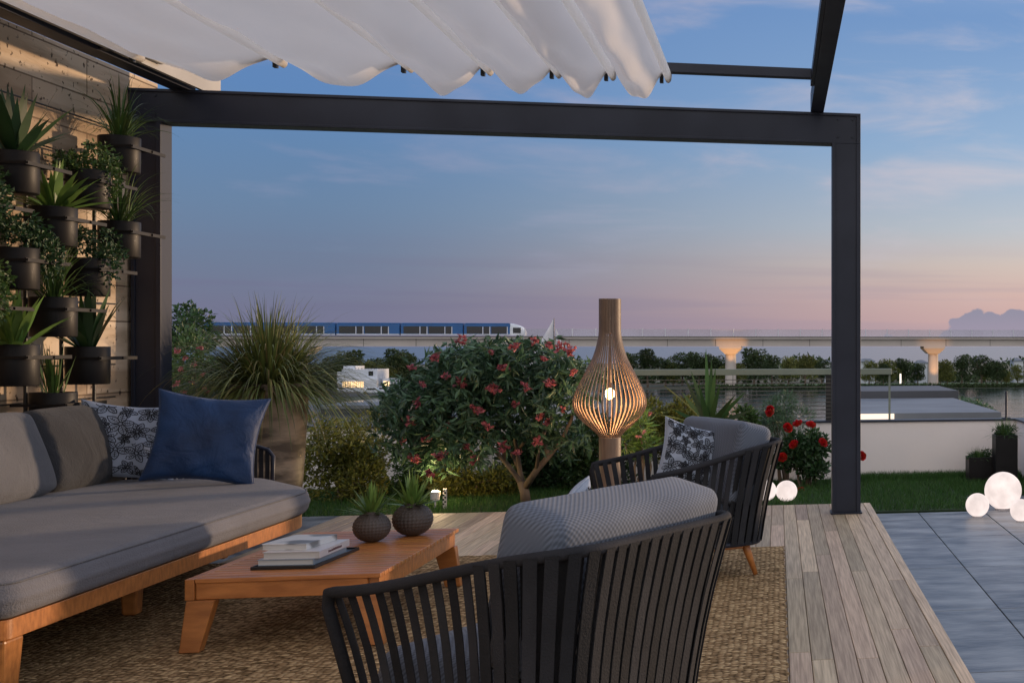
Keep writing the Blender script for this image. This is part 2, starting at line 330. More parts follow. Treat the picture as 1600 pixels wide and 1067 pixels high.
def wall_mat():
    m = material('board_concrete', (0.76, 0.62, 0.47), (0.42, 0.31, 0.205), 2.4, 0.85, bump=0.0, stretch=(1, 0.35, 2.2), detail=12, lo=0.42, hi=0.60)
    nt = m.node_tree; N = nt.nodes; L = nt.links; b = N['Principled BSDF']
    tc = [n for n in N if n.type == 'TEX_COORD'][0]
    sx = N.new('ShaderNodeSeparateXYZ'); L.new(tc.outputs['Object'], sx.inputs[0])
    cb = N.new('ShaderNodeCombineXYZ'); L.new(sx.outputs[1], cb.inputs[0]); L.new(sx.outputs[2], cb.inputs[1])
    br = N.new('ShaderNodeTexBrick'); L.new(cb.outputs[0], br.inputs[0]); br.inputs['Scale'].default_value = 1
    br.inputs['Brick Width'].default_value = 1.15; br.inputs['Row Height'].default_value = 0.235; br.inputs['Mortar Size'].default_value = 0.005
    br.inputs['Color1'].default_value = (1, 1, 1, 1); br.inputs['Color2'].default_value = (0.58, 0.53, 0.48, 1); br.inputs['Mortar'].default_value = (0.30, 0.26, 0.22, 1)
    nz = N.new('ShaderNodeTexNoise'); L.new(tc.outputs['Object'], nz.inputs[0]); nz.inputs['Scale'].default_value = 26; nz.inputs['Detail'].default_value = 5
    rp = N.new('ShaderNodeValToRGB'); rp.color_ramp.elements[0].position = 0.30; rp.color_ramp.elements[0].color = (0.16, 0.13, 0.1, 1)
    rp.color_ramp.elements[1].position = 0.37; rp.color_ramp.elements[1].color = (1, 1, 1, 1); L.new(nz.outputs[0], rp.inputs[0])
    src = b.inputs['Base Color'].links[0].from_socket
    a = N.new('ShaderNodeMix'); a.data_type = 'RGBA'; a.blend_type = 'MULTIPLY'; a.inputs[0].default_value = 1; L.new(src, a.inputs[6]); L.new(br.outputs[0], a.inputs[7])
    c = N.new('ShaderNodeMix'); c.data_type = 'RGBA'; c.blend_type = 'MULTIPLY'; c.inputs[0].default_value = 1; L.new(a.outputs[2], c.inputs[6]); L.new(rp.outputs[0], c.inputs[7])
    L.new(c.outputs[2], b.inputs['Base Color'])
    bp = N.new('ShaderNodeBump'); bp.inputs['Strength'].default_value = 0.9; bp.inputs['Distance'].default_value = 0.02
    bw = N.new('ShaderNodeRGBToBW'); L.new(c.outputs[2], bw.inputs[0]); L.new(bw.outputs[0], bp.inputs['Height']); L.new(bp.outputs[0], b.inputs['Normal'])
    return m
m_wall = wall_mat()

def rug_mat():
    m = bpy.data.materials.new('jute_rug'); m.use_nodes = True; nt = m.node_tree; N = nt.nodes; L = nt.links; b = N['Principled BSDF']
    b.inputs['Roughness'].default_value = 0.95; b.inputs['Specular IOR Level'].default_value = 0.1
    tc = N.new('ShaderNodeTexCoord')
    mp = N.new('ShaderNodeMapping'); L.new(tc.outputs['Object'], mp.inputs[0]); mp.inputs[3].default_value = (38, 62, 1)
    nd = N.new('ShaderNodeTexNoise'); L.new(tc.outputs['Object'], nd.inputs[0]); nd.inputs['Scale'].default_value = 30; nd.inputs['Detail'].default_value = 3
    ad = N.new('ShaderNodeVectorMath'); ad.operation = 'MULTIPLY_ADD'; L.new(nd.outputs['Color'], ad.inputs[0]); ad.inputs[1].default_value = (1.1, 1.1, 0); L.new(mp.outputs[0], ad.inputs[2])
    vo = N.new('ShaderNodeTexVoronoi'); vo.voronoi_dimensions = '2D'; L.new(ad.outputs[0], vo.inputs[0]); vo.inputs['Scale'].default_value = 1; vo.inputs['Randomness'].default_value = 0.55
    n2 = N.new('ShaderNodeTexNoise'); L.new(tc.outputs['Object'], n2.inputs[0]); n2.inputs['Scale'].default_value = 2.2; n2.inputs['Detail'].default_value = 6
    sx = N.new('ShaderNodeSeparateColor'); L.new(vo.outputs['Color'], sx.inputs[0])
    rp = N.new('ShaderNodeValToRGB'); e = rp.color_ramp.elements
    e[0].position = 0; e[0].color = (0.20, 0.125, 0.06, 1); e[1].position = 1; e[1].color = (0.66, 0.47, 0.26, 1); q = e.new(0.5); q.color = (0.42, 0.275, 0.145, 1)
    L.new(sx.outputs[0], rp.inputs[0])
    r2 = N.new('ShaderNodeValToRGB'); r2.color_ramp.elements[0].position = 0.25; r2.color_ramp.elements[0].color = (1, 1, 1, 1)
    r2.color_ramp.elements[1].position = 0.75; r2.color_ramp.elements[1].color = (0.22, 0.20, 0.18, 1); L.new(vo.outputs['Distance'], r2.inputs[0])
    a = N.new('ShaderNodeMix'); a.data_type = 'RGBA'; a.blend_type = 'MULTIPLY'; a.inputs[0].default_value = 1; L.new(rp.outputs[0], a.inputs[6]); L.new(r2.outputs[0], a.inputs[7])
    L.new(a.outputs[2], b.inputs['Base Color'])
    bp = N.new('ShaderNodeBump'); bp.invert = True; bp.inputs['Strength'].default_value = 1; bp.inputs['Distance'].default_value = 0.012
    L.new(vo.outputs['Distance'], bp.inputs['Height']); L.new(bp.outputs[0], b.inputs['Normal'])
    return m
m_rug = rug_mat()

def water_mat(name, base, sc, strength, rough=0.06):
    m = bpy.data.materials.new(name); m.use_nodes = True; nt = m.node_tree; N = nt.nodes; L = nt.links; b = N['Principled BSDF']
    b.inputs['Base Color'].default_value = (*base, 1); b.inputs['Roughness'].default_value = rough
    tc = N.new('ShaderNodeTexCoord'); mp = N.new('ShaderNodeMapping'); L.new(tc.outputs['Object'], mp.inputs[0]); mp.inputs[3].default_value = (sc * 0.35, sc, 1)
    nz = N.new('ShaderNodeTexNoise'); L.new(mp.outputs[0], nz.inputs[0]); nz.inputs['Scale'].default_value = 1; nz.inputs['Detail'].default_value = 4
    bp = N.new('ShaderNodeBump'); bp.inputs['Strength'].default_value = strength; bp.inputs['Distance'].default_value = 0.3; L.new(nz.outputs[0], bp.inputs['Height'])
    L.new(bp.outputs[0], b.inputs['Normal']); return m
m_river = water_mat('river_water', (0.012, 0.022, 0.028), 0.55, 0.30)
m_sea = water_mat('sea_water', (0.03, 0.05, 0.075), 0.05, 0.05, 0.2)

# ------------------------------------------------------------------ ground, water, terrace
GZ = -9.0
def sheet(name, pts, z, mat, kind='structure'):
    me = bpy.data.meshes.new(name); me.from_pydata([(x, y, z) for x, y in pts], [], [tuple(range(len(pts)))])
    return tag(finish(name, me, mat, None), kind=kind)
sheet('ground', [(-9000, -3000), (9000, -3000), (9000, 10500), (-9000, 10500)], GZ, m_land)
sheet('sea', [(-9000, 700), (9000, 700), (9000, 10400), (-9000, 10400)], GZ + 0.3, m_sea)
sheet('river', [(-52, 120), (300, 120), (300, 268), (80, 284), (-10, 291), (-60, 286), (-74, 262), (-78, 225)], GZ + 0.12, m_river)
sheet('riverside_path', [(-20, 297), (300, 290), (300, 293), (-20, 300)], GZ + 0.1, material('pale_path', (0.30, 0.28, 0.26), None, 0.1, 0.9))
sheet('riverside_lawn', [(-20, 300.5), (300, 293.5), (300, 330), (-20, 330)], GZ + 0.05, material('far_lawn', (0.14, 0.20, 0.11), (0.10, 0.15, 0.08), 0.06, 0.9))
sheet('street', [(-300, 262), (-84, 262), (-80, 272), (-60, 289), (-60, 295), (-300, 275)], GZ + 0.08, m_road)
sheet('street_verge', [(-300, 200), (-96, 200), (-90, 240), (-84, 258), (-300, 258)], GZ + 0.06, m_roofd)
mb = MB(); mb.box(-7.5, 4.2, -3, 12.45, GZ, -0.34)
tag(mb.build('terrace_slab', m_white), kind='structure')
mb = MB(); mb.box(-7.4, 4.1, -2.9, 12.35, -0.339, -0.125); tag(mb.build('terrace_bed', m_joint), kind='structure')

# paving (slabs with open joints)
mb = MB(); T = 1.17
def slabs(mb, xa, xb, ya, yb, x0, y0, top, th=0.04, g=0.006):
    i0 = math.floor((xa - x0) / T); i1 = math.ceil((xb - x0) / T); j0 = math.floor((ya - y0) / T); j1 = math.ceil((yb - y0) / T)
    for i in range(i0, i1):
        for j in range(j0, j1):
            a, b = max(xa, x0 + i * T + g / 2), min(xb, x0 + (i + 1) * T - g / 2); c, d = max(ya, y0 + j * T + g / 2), min(yb, y0 + (j + 1) * T - g / 2)
            if b - a > 0.02 and d - c > 0.02: mb.box(a, b, c, d, top - th, top)
slabs(mb, 0.76, 1.62, -2.8, 9.66, 1.103, 6.06, -0.08)
slabs(mb, 1.628, 4.0, -2.8, 10.6, 1.103, 6.06, -0.08)
tag(mb.build('paving', m_paver, bevel=0.003), kind='structure')
mb = MB(); slabs(mb, -6.0, -3.165, -2.8, 9.82, -3.4, 6.3, -0.012); tag(mb.build('stone_floor', m_paver, bevel=0.003), kind='structure')

# timber deck: every board with its own tint
mb = MB(); bw = 0.089; xx = -3.16; k = 0
while xx < 0.60:
    y = -2.6 - rnd.random() * 1.8
    while y < 9.72:
        l = rnd.choice((1.5, 2.1, 2.6, 3.1)) * rnd.uniform(0.9, 1.1)
        y1 = min(y + l, 9.72)
        if 9.72 - y1 < 0.25: y1 = 9.72
        if y1 - y > 0.1: mb.box(xx + 0.0013, xx + bw - 0.0013, max(y, -2.6) + 0.0015, y1 - 0.0015, -0.028, 0.0)
        y = y1 if y1 < 9.72 else 99
    xx += bw
mb.box(xx + 0.002, 0.722, -2.6, 9.72, -0.028, 0.0015)
deck = tag(mb.build('deck', m_deck, bevel=0.003), kind='structure')
mb = MB(); mb.box(-3.15, 0.716, -2.6, 9.715, -0.12, -0.0285); tag(mb.build('deck_base', m_deck), kind='structure')

# lawn
mb = MB(); mb.box(-6.9, 1.62, 9.735, 12.30, -0.121, -0.075); mb.box(1.62, 3.9, 10.61, 12.30, -0.121, -0.075)
tag(mb.build('lawn_soil', m_soilg), kind='structure')
def blades(n, xr, yr, z, h, w):
    x = rng.uniform(*xr, n); y = rng.uniform(*yr, n); a = rng.uniform(0, 2 * np.pi, n); hh = h * rng.uniform(0.5, 1.25, n)
    lx = rng.normal(0, 0.35, n) * hh; ly = rng.normal(0, 0.35, n) * hh
    b0 = np.stack([x - np.cos(a) * w, y - np.sin(a) * w, np.full(n, z)], 1); b1 = np.stack([x + np.cos(a) * w, y + np.sin(a) * w, np.full(n, z)], 1)
    tp = np.stack([x + lx, y + ly, z + hh], 1)
    return np.stack([b0, b1, tp], 1).reshape(-1, 3)
V = np.concatenate([blades(52000, (-4.6, 1.62), (9.76, 12.1), -0.076, 0.05, 0.0028), blades(12000, (1.6, 2.5), (10.62, 12.18), -0.076, 0.05, 0.0028),
                    blades(9000, (0.7, 2.45), (11.9, 12.19), -0.076, 0.075, 0.003)])
me = bpy.data.meshes.new('lawn'); me.from_pydata(V.tolist(), [], np.arange(len(V)).reshape(-1, 3).tolist())
tag(finish('lawn', me, m_grass, None), 'dense short green lawn between the deck and the white wall', 'lawn', kind='stuff')

# rug
mb = MB(); nx, ny = 74, 110; X0, X1, Y0, Y1 = -3.7, 0.04, 2.2, 7.65
mb.add([(X0 + (X1 - X0) * i / nx + (0.006 * math.sin(j * 2.3) if i in (0, nx) else 0), Y0 + (Y1 - Y0) * j / ny + (0.006 * math.sin(i * 1.9) if j in (0, ny) else 0), 0.020 - (0.010 if i in (0, nx) or j in (0, ny) else 0) + 0.002 * math.sin(i * 3.1 + j * 1.7)) for j in range(ny + 1) for i in range(nx + 1)],
       [(j * (nx + 1) + i, j * (nx + 1) + i + 1, (j + 1) * (nx + 1) + i + 1, (j + 1) * (nx + 1) + i) for j in range(ny) for i in range(nx)])
mb.box(X0 + 0.006, X1 - 0.006, Y0 + 0.006, Y1 - 0.006, 0.001, 0.008)
tag(mb.build('jute_rug', m_rug, smooth=False), 'brown woven jute rug lying on the deck under table and chairs', 'rug')

# ------------------------------------------------------------------ board-marked wall and white parapet
mb = MB(); mb.box(-4.62, -4.275, 0.5, 9.52, -0.1, 3.085)
tag(mb.build('concrete_wall', m_wall, bevel=0.004), 'tan board-marked concrete wall behind the hanging planters', 'wall')
wt = thing('parapet_wall', 'low white rendered parapet wall at the far edge of the lawn', 'wall', (1.0, 12.3, -0.1))
mb = MB(); mb.box(-6.9, 2.56, 12.215, 12.37, -0.1, 0.485); mb.box(2.40, 2.56, 6.0, 12.213, -0.1, 0.485); mb.build('wall_body', m_white, wt)
mb = MB(); mb.box(-6.9, 2.575, 12.20, 12.385, 0.485, 0.503); mb.box(2.385, 2.575, 6.0, 12.198, 0.485, 0.503); mb.build('coping', m_frame, wt)
mb = MB()
for q in range(-5, 3): mb.box(q * 1.0 + 0.3, q * 1.0 + 0.304, 12.197, 12.1999, 0.484, 0.504)
mb.build('coping_joints', m_joint, wt)
pr = thing('railing_post', 'thin grey rail post standing on the parapet corner above the tall planter', 'post', (2.31, 12.3, 0.5))
mb = MB(); mb.tube([(2.31, 12.3, 0.503), (2.31, 12.3, 0.78)], 0.011, 8); mb.build('pole', m_frame, pr); mb = MB(); mb.box(2.27, 2.35, 12.26, 12.34, 0.503, 0.512); mb.build('foot_plate', m_frame, pr)
rl = thing('slatted_railing', 'slatted railing with pale top rail above the white parapet wall', 'railing', (-0.5, 12.3, 0.5))
a = at(985, 582, 12.3); b = at(1300, 582, 12.3); c = at(1393, 582, 12.3); m_rail = material('rail_paint', (0.20, 0.23, 0.19), (0.17, 0.2, 0.165), 3, 0.5); m_slat = material('slat_paint', (0.12, 0.11, 0.10), (0.09, 0.085, 0.08), 3, 0.5)
mb = MB(); mb.box(a.x, c.x, 12.26, 12.34, a.z - 0.03, a.z + 0.03); mb.build('top_rail', m_rail, rl, bevel=0.004)
mb = MB()
for i in range(11): mb.box(a.x, b.x, 12.288, 12.302, 0.53 + i * 0.038, 0.537 + i * 0.038)
mb.build('slats', m_slat, rl)
for px in (1295,): q = at(px, 600, 12.3); mb = MB(); mb.box(q.x - 0.03, q.x + 0.03, 12.303, 12.335, 0.503, a.z - 0.031); mb.build('post', m_black, rl)
q = at(1390, 600, 12.3); mb = MB(); mb.box(q.x - 0.010, q.x + 0.010, 12.303, 12.32, 0.503, a.z - 0.031); mb.build('post', m_rail, rl)

# ------------------------------------------------------------------ pergola
pg = thing('pergola', 'dark grey steel pergola frame spanning the deck', 'pergola', (0.5, 9.18, 0))
def steel_post(xa, xb, ya, yb, z1):
    mb = MB(); mb.box(xa, xb, ya + 0.012, yb, 0.012, z1)
    mb.box(xa, xa + 0.022, ya, ya + 0.0118, 0.012, z1); mb.box(xb - 0.03, xb, ya, ya + 0.0118, 0.012, z1)
    mb.box(xa - 0.012, xb + 0.012, ya - 0.012, yb + 0.012, 0.001, 0.0118); return mb
steel_post(0.398, 0.607, 9.1, 9.27, 2.749).build('post', m_frame, pg, bevel=0.002)
steel_post(-4.25, -4.072, 9.1, 9.26, 2.749).build('post', m_frame, pg, bevel=0.002)
mb = MB(); mb.box(-4.27, 0.607, 9.112, 9.27, 2.75, 2.975); mb.box(-4.27, 0.607, 9.1, 9.1118, 2.955, 2.975); mb.box(-4.27, 0.396, 9.1, 9.1118, 2.75, 2.768); mb.box(0.577, 0.607, 9.1, 9.1118, 2.75, 2.9545)
mb.build('front_beam', m_frame, pg, bevel=0.002)
for xa, xb in ((0.241, 0.335), (-4.02, -3.90)):
    mb = MB(); mb.box(xa, xb, -0.5, 9.2, 2.976, 3.13); mb.box(xa - 0.025, xa - 0.001, -0.5, 8.25, 2.985, 3.05); mb.build('rafter', m_frame, pg, bevel=0.002)
for bx_, bz_ in ((0.44, 2.80), (0.44, 2.93), (0.55, 2.80), (0.55, 2.93), (-4.20, 2.80), (-4.20, 2.93), (-4.11, 2.80), (-4.11, 2.93)): mb = MB(); mb.tube([(bx_, 9.113, bz_), (bx_, 9.105, bz_)], 0.009, 6); mb.build('bolt', m_frame, pg)
mb = MB(); mb.box(-3.899, 0.215, 7.985, 8.055, 2.985, 3.045); mb.build('canopy_track', m_frame, pg, bevel=0.002)
mb = MB(); mb.box(-3.86, -3.835, -0.5, 9.42, 2.985, 3.42); mb.build('side_fascia', m_fascia, pg)
mb = MB(); mb.box(-3.834, -3.80, 3.0, 8.55, 3.02, 3.30); mb.build('blind_cassette', m_fascia, pg, bevel=0.01)

# folded canvas canopy on its track
cn = thing('folding_canopy', 'off-white folded canvas canopy hanging in scallops from white tubes', 'canopy', (-2.2, 8.0, 3.0))
tubes = [-3.72, -2.945, -2.225, -1.765, -1.358, -1.03, -0.69]; sag = [0.12, 0.15, 0.16, 0.14, 0.175, 0.155]
vs = []; rows = 34
prof = []
for i in range(6):
    n = 22
    for k in range(n + 1):
        t = k / n; s = 4 * t * (1 - t)
        # skewed belly
        tt = t ** 0.90
        s = math.sin(math.pi * tt) ** 1.30
        prof.append((tubes[i] + 0.022 + (tubes[i + 1] - tubes[i] - 0.044) * t, s, sag[i], i, t))
mb = MB()
ys = [8.03 - (8.03 - 0.6) * (j / rows) ** 1.25 for j in range(rows + 1)]
for j, y in enumerate(ys):
    for (x, s, g, i, t) in prof:
        d = 8.03 - y
        flare = 1 + 0.06 * math.exp(-d * 3) + 0.06 * math.sin(1.9 * y + i * 2.1)
        wr = 0.012 * math.sin(7 * y + 9 * t + i) * s + 0.024 * math.sin(3.1 * y - 14 * t + i * 1.7) * s * math.exp(-((d - 0.7) / 0.9) ** 2)
        edge = 0.04 * s * (1 if j == 0 else 0)
        mb.v.append((x, y + edge, 2.985 - g * s * flare + wr))
w = len(prof)
for j in range(rows):
    for k in range(w - 1):
        if k % 23 == 22: continue
        mb.f.append((j * w + k, (j + 1) * w + k, (j + 1) * w + k + 1, j * w + k + 1)); mb.m.append(0)
mb.build('canvas', m_canvas, cn, smooth=True)
for i, x in enumerate(tubes):
    mb = MB(); us = [(x + 0.0235 * math.cos(math.pi + math.pi * q / 10), 2.985 - 0.052 * math.sin(math.pi * q / 10)) for q in range(11)]
    yy = [8.085 - (8.085 - 0.6) * q / 24 for q in range(25)]
    mb.add([(a_, y_, b_) for y_ in yy for a_, b_ in us], [(q * 11 + e, (q + 1) * 11 + e, (q + 1) * 11 + e + 1, q * 11 + e + 1) for q in range(24) for e in range(10)]); mb.build('tube_sleeve', m_tube, cn, smooth=True)
    mb = MB(); mb.tube([(x, 8.10, 2.958), (x, 8.092, 2.958), (x, 8.04, 2.958)], [0.014, 0.019, 0.019], 14); mb.build('tube_end', m_fascia, cn)
    mb = MB(); mb.box(x - 0.05, x - 0.028, 8.05, 8.085, 2.93, 2.983); mb.build('glider', m_black, cn)

# ------------------------------------------------------------------ foliage helpers
def leaf_mesh(name, C, D, Ln, W, fold=0.25):
    """C centres, D directions (n,3); one folded lozenge of two quads' worth per leaf"""
    n = len(C); D = D / np.maximum(np.linalg.norm(D, axis=1, keepdims=True), 1e-6)
    rv = rng.normal(size=(n, 3)); S = np.cross(D, rv); S /= np.maximum(np.linalg.norm(S, axis=1, keepdims=True), 1e-6); Nn = np.cross(S, D)
    Ln = (Ln * rng.uniform(0.6, 1.25, n))[:, None]; W = (W * rng.uniform(0.7, 1.2, n))[:, None]
    p0 = C; p1 = C + D * Ln * 0.42 + S * W / 2 + Nn * W * fold; p2 = C + D * Ln - Nn * Ln * 0.12; p3 = C + D * Ln * 0.42 - S * W / 2 + Nn * W * fold; pm = C + D * Ln * 0.45
    V = np.stack([p0, p1, p2, p3, pm], 1).reshape(-1, 3); b = np.arange(n)[:, None] * 5
    Fc = np.concatenate([b + np.array([[0, 1, 4]]), b + np.array([[1, 2, 4]]), b + np.array([[2, 3, 4]]), b + np.array([[3, 0, 4]])])
    me = bpy.data.meshes.new(name); me.from_pydata(V.tolist(), [], Fc.tolist()); return me
def cloud(n, lobes, shell=0.55):
    """points near the skin of a union of ellipsoid lobes (cx,cy,cz,rx,ry,rz) and outward directions"""
    w = np.array([l[3] * l[5] for l in lobes]); k = rng.choice(len(lobes), n, p=w / w.sum()); Lb = np.array(lobes)[k]
    d = rng.normal(size=(n, 3)); d /= np.linalg.norm(d, axis=1, keepdims=True)
    r = shell + (1.04 - shell) * rng.random(n) ** 0.7
    return Lb[:, :3] + d * Lb[:, 3:] * r[:, None], d
def crown(n, lobes, Ln, W, mat, name, parent, up=0.3, jit=0.7, shell=0.5, droop=0):
    C, D = cloud(n, lobes, shell); D = D + rng.normal(0, jit, D.shape); D[:, 2] += up - droop
    off = parent_loc(parent); me = leaf_mesh(name, C - np.array(off)[None], D, Ln, W)
    return finish(name, me, mat, parent)
def lobes_random(c, r, n, s=(0.35, 0.5), flat=0.8):
    L = []
    for i in range(n):
        a = rnd.uniform(0, 6.28); q = math.sqrt(rnd.random()) * 0.72
        L.append((c[0] + math.cos(a) * q * r[0], c[1] + math.sin(a) * q * r[1], c[2] + rnd.uniform(-0.62, 0.62) * r[2], r[0] * rnd.uniform(*s), r[1] * rnd.uniform(*s), r[2] * rnd.uniform(*s) * flat * 1.2))
    return L
def arc_blades(mb, c, n, L, w, spread, up=0.6, seg=7, lrange=(0.6, 1.1), base=0.05, grav=1.0, tipw=0.05, squat=0.0):
    """arching strap leaves out of one centre"""
    for i in range(n):
        a = rnd.uniform(0, 6.283); el = rnd.uniform(1 - spread, 1.0) ** up * math.pi / 2
        d = Vector((math.cos(a) * math.cos(el), math.sin(a) * math.cos(el), math.sin(el))); l = L * rnd.uniform(*lrange) * (1 - squat * math.sin(el) ** 3)
        p = Vector(c) + Vector((math.cos(a), math.sin(a), 0)) * rnd.uniform(0, base); pts = []; sd_ = Vector((-math.sin(a), math.cos(a), 0)); ws = []
        for k in range(seg + 1):
            t = k / seg; pts.append(p.copy()); ws.append(w * (0.55 + 0.9 * t if t < 0.4 else max(tipw, 1.05 * (1 - t) / 0.6 + tipw)))
            p = p + d * l / seg; d = (d + Vector((0, 0, -grav * (0.12 + 0.30 * t)))).normalized()
        mb.strip(pts, [(sd_ + Vector((0, 0, 0.25 * rnd.uniform(-1, 1)))).normalized()] * (seg + 1), ws)
    return mb

# ------------------------------------------------------------------ hanging planters on a trellis
tr = thing('trellis', 'black rod and wire trellis fixed to the tan wall behind the hanging planters', 'trellis', (-4.2, 8.0, 0.4))
cols = [7.11, 7.465, 7.829, 8.18, 8.536]
for y in cols + [6.75]:
    mb = MB(); mb.tube([(-4.20, y + 0.02, 0.10), (-4.20, y + 0.02, 3.02 if y in (7.465, 6.75) else 2.42)], 0.011, 8); mb.build('rod', m_black, tr)
for z in (0.92, 1.13, 1.52, 1.92, 2.19, 2.42, 2.66):
    mb = MB(); mb.tube([(-4.225, 6.2, z), (-4.225, 8.85, z)], 0.0055, 6); mb.build('wire', m_black, tr)
PH, PR = 0.225, 0.112
def pot_meshes():
    mb = MB(); mb.lathe([(0.001, 0), (PR * 0.95, 0), (PR * 0.985, 0.006), (PR, PH - 0.004), (PR - 0.002, PH), (PR - 0.008, PH), (PR - 0.010, PH - 0.03), (0.001, PH - 0.03)], 36)
    return mb
def wall_plant(style, seed):
    rnd.seed(seed); mb = MB(); z = PH - 0.03
    if style == 'agave': arc_blades(mb, (0, 0, z), 30, 0.40, 0.058, 0.75, 0.8, 6, (0.75, 1.1), 0.03, 0.25, 0.02); return mb, m_leafd
    if style == 'bright': arc_blades(mb, (0, 0, z), 26, 0.33, 0.052, 0.85, 0.9, 6, (0.7, 1.1), 0.03, 0.35, 0.02); return mb, m_bright
    if style == 'spider': arc_blades(mb, (0, 0, z), 95, 0.44, 0.011, 0.7, 0.7, 8, (0.5, 1.1), 0.05, 1.0); return mb, m_leafm
    if style == 'spiky': arc_blades(mb, (0, 0, z), 34, 0.30, 0.013, 0.5, 0.6, 5, (0.6, 1.1), 0.05, 0.25); return mb, m_leafm
    return None, m_leafd
GP = 'dark cylinder planters hanging on the wall trellis'
specs = [  # column, z of base, style, label
    (1, 2.070, 'agave', 'dark planter with broad agave leaves, high at the left end of the trellis'),
    (1, 1.552, 'bush', 'dark planter with trailing small leaves, middle of the left column of the trellis'),
    (1, 1.032, 'bright', 'dark planter with a fan of green strap leaves just above the sofa cushions'),
    (2, 1.812, 'bright', 'planter with bright green rosette, lit and highest in its column'),
    (2, 1.300, 'spider', 'planter of thin arching spider leaves, between the bright rosette and the lowest spiky planter'),
    (2, 0.760, 'spiky', 'lowest planter on the wall, thin upright spikes just above the sofa back'),
    (3, 2.069, 'bush', 'planter with rounded small-leaf bush, high and left of the top spider plant'),
    (3, 1.545, 'bush', 'planter with small leaves spilling to both sides, halfway up the wall left of the post'),
    (3, 1.020, 'agave', 'planter with dark pointed leaves, lowest one near the dark post'),
    (4, 2.330, 'spider', 'topmost planter on the wall, wispy spider plant tucked under the pergola beam'),
    (4, 1.800, 'spider', 'planter with long pale grassy leaves beside the dark post, below the topmost one'),
    (0, 1.815, 'bush', 'planter cut by the left photo edge, upper of the two with leafy sprays'),
    (0, 1.290, 'bush', 'planter cut by the left photo edge, lower of the two, leaves trailing down'),
]
pot_me = None
for i, (ci, z0, st, lab) in enumerate(specs):
    t = thing('wall_planter', lab, 'planter', (-4.05, cols[ci], z0), 0, GP)
    if pot_me is None:
        po = pot_meshes().build('pot', m_pot, t, world=False, smooth=True, bevel=0); pot_me = po.data
        mb = MB(); mb.box(-0.15, 0.135, 0.119, 0.127, 0.148, 0.162); mb.box(0.119, 0.127, -0.13, 0.30, 0.145, 0.165); mb.box(-0.15, 0.135, -0.127, -0.119, 0.148, 0.162)
        br = mb.build('bracket', m_pot, t, world=False); br_me = br.data
        mb = MB(); mb.lathe([(0.0, PH - 0.029), (PR - 0.012, PH - 0.029)], 24); so_ = mb.build('soil', m_soil, t, world=False); so_me = so_.data
    else:
        for nm, mm in (('pot', pot_me), ('bracket', br_me), ('soil', so_me)):
            o = bpy.data.objects.new(nm, mm); COL.objects.link(o); o.parent = t
    if st == 'bush':
        rnd.seed(50 + i); L = lobes_random((0, 0, PH + 0.08), (0.20, 0.20, 0.11), 8) + [(0.10, rnd.uniform(-0.1, 0.15), PH - 0.04, 0.07, 0.08, 0.13), (0.05, 0.14, PH - 0.02, 0.06, 0.06, 0.10)]
        C, D = cloud(1150, L, 0.3); D += rng.normal(0, 0.8, D.shape); finish('foliage', leaf_mesh('foliage', C, D, 0.030, 0.018), m_leafd if i % 2 else m_leafm, t)
    else:
        mb, mt = wall_plant(st, 90 + i); mb.build('foliage', mt, t, world=False)
rnd.seed(11)

# ------------------------------------------------------------------ sofa
def outline(pts, rs, n=10):
    """rounded polygon (counter-clockwise), list of corners and radii"""
    out = []; m = len(pts)
    for i in range(m):
        p = Vector(pts[i]); a = (Vector(pts[i - 1]) - p).normalized(); b = (Vector(pts[(i + 1) % m]) - p).normalized(); r = rs[i]
        ang = math.acos(max(-1, min(1, a.dot(b)))) / 2; d = r / math.tan(ang); c = p + (a + b).normalized() * (r / math.sin(ang))
        s = p + a * d; e = p + b * d
        for k in range(n + 1):
            v = (s - c).lerp(e - c, k / n)
            # spherical interpolation
            th = math.acos(max(-1, min(1, (s - c).normalized().dot((e - c).normalized()))))
            v = ((s - c) * math.sin((1 - k / n) * th) + (e - c) * math.sin(k / n * th)) / math.sin(th); out.append(c + v)
    return out
def densify(o, step=0.06):
    r = []
    for i in range(len(o)):
        a, b = o[i], o[(i + 1) % len(o)]; n = max(1, int((b - a).length / step))
        for k in range(n): r.append(a.lerp(b, k / n))
    return r
def inset(o, d):
    r = []; m = len(o)
    for i in range(m):
        t = (o[(i + 1) % m] - o[i - 1]).normalized(); r.append(o[i] + Vector((-t.y, t.x)) * d)
    return r
def soft_slab(o, z0, z1, r, crown_=0.0, bulge=0.0):
    mb = MB(); m = len(o); rings = []
    H = z1 - z0
    for k in range(7): a = k / 6 * math.pi / 2; rings.append((r - r * math.sin(a) , z0 + r - r * math.cos(a)))
    for k in range(1, 5): rings.append((-bulge * math.sin(math.pi * k / 5), z0 + r + (H - 2 * r) * k / 5))
    for k in range(7): a = k / 6 * math.pi / 2; rings.append((r - r * math.cos(a), z1 - r + r * math.sin(a)))
    c = sum(o, Vector((0, 0))) / m
    vs = []
    for d, z in rings: vs += [(p.x, p.y, z) for p in inset(o, d)]
    top = inset(o, r); nr = 8
    for q in range(1, nr):
        t = q / nr; vs += [(p.x + (c.x - p.x) * t, p.y + (c.y - p.y) * t, z1 + crown_ * (1 - (1 - t) ** 2) ) for p in top]
    n = len(rings) + nr - 1
    fs = [(i * m + k, i * m + (k + 1) % m, (i + 1) * m + (k + 1) % m, (i + 1) * m + k) for i in range(n - 1) for k in range(m)]
    vs.append((c.x, c.y, z1 + crown_)); fs += [((n - 1) * m + k, (n - 1) * m + (k + 1) % m, len(vs) - 1) for k in range(m)]
    fs.append(tuple(reversed(range(m))))
    mb.add(vs, fs); return mb
sf = thing('sofa', 'long low grey outdoor sofa with teak frame along the tan wall', 'sofa', (-3.3, 6.3, 0.012))
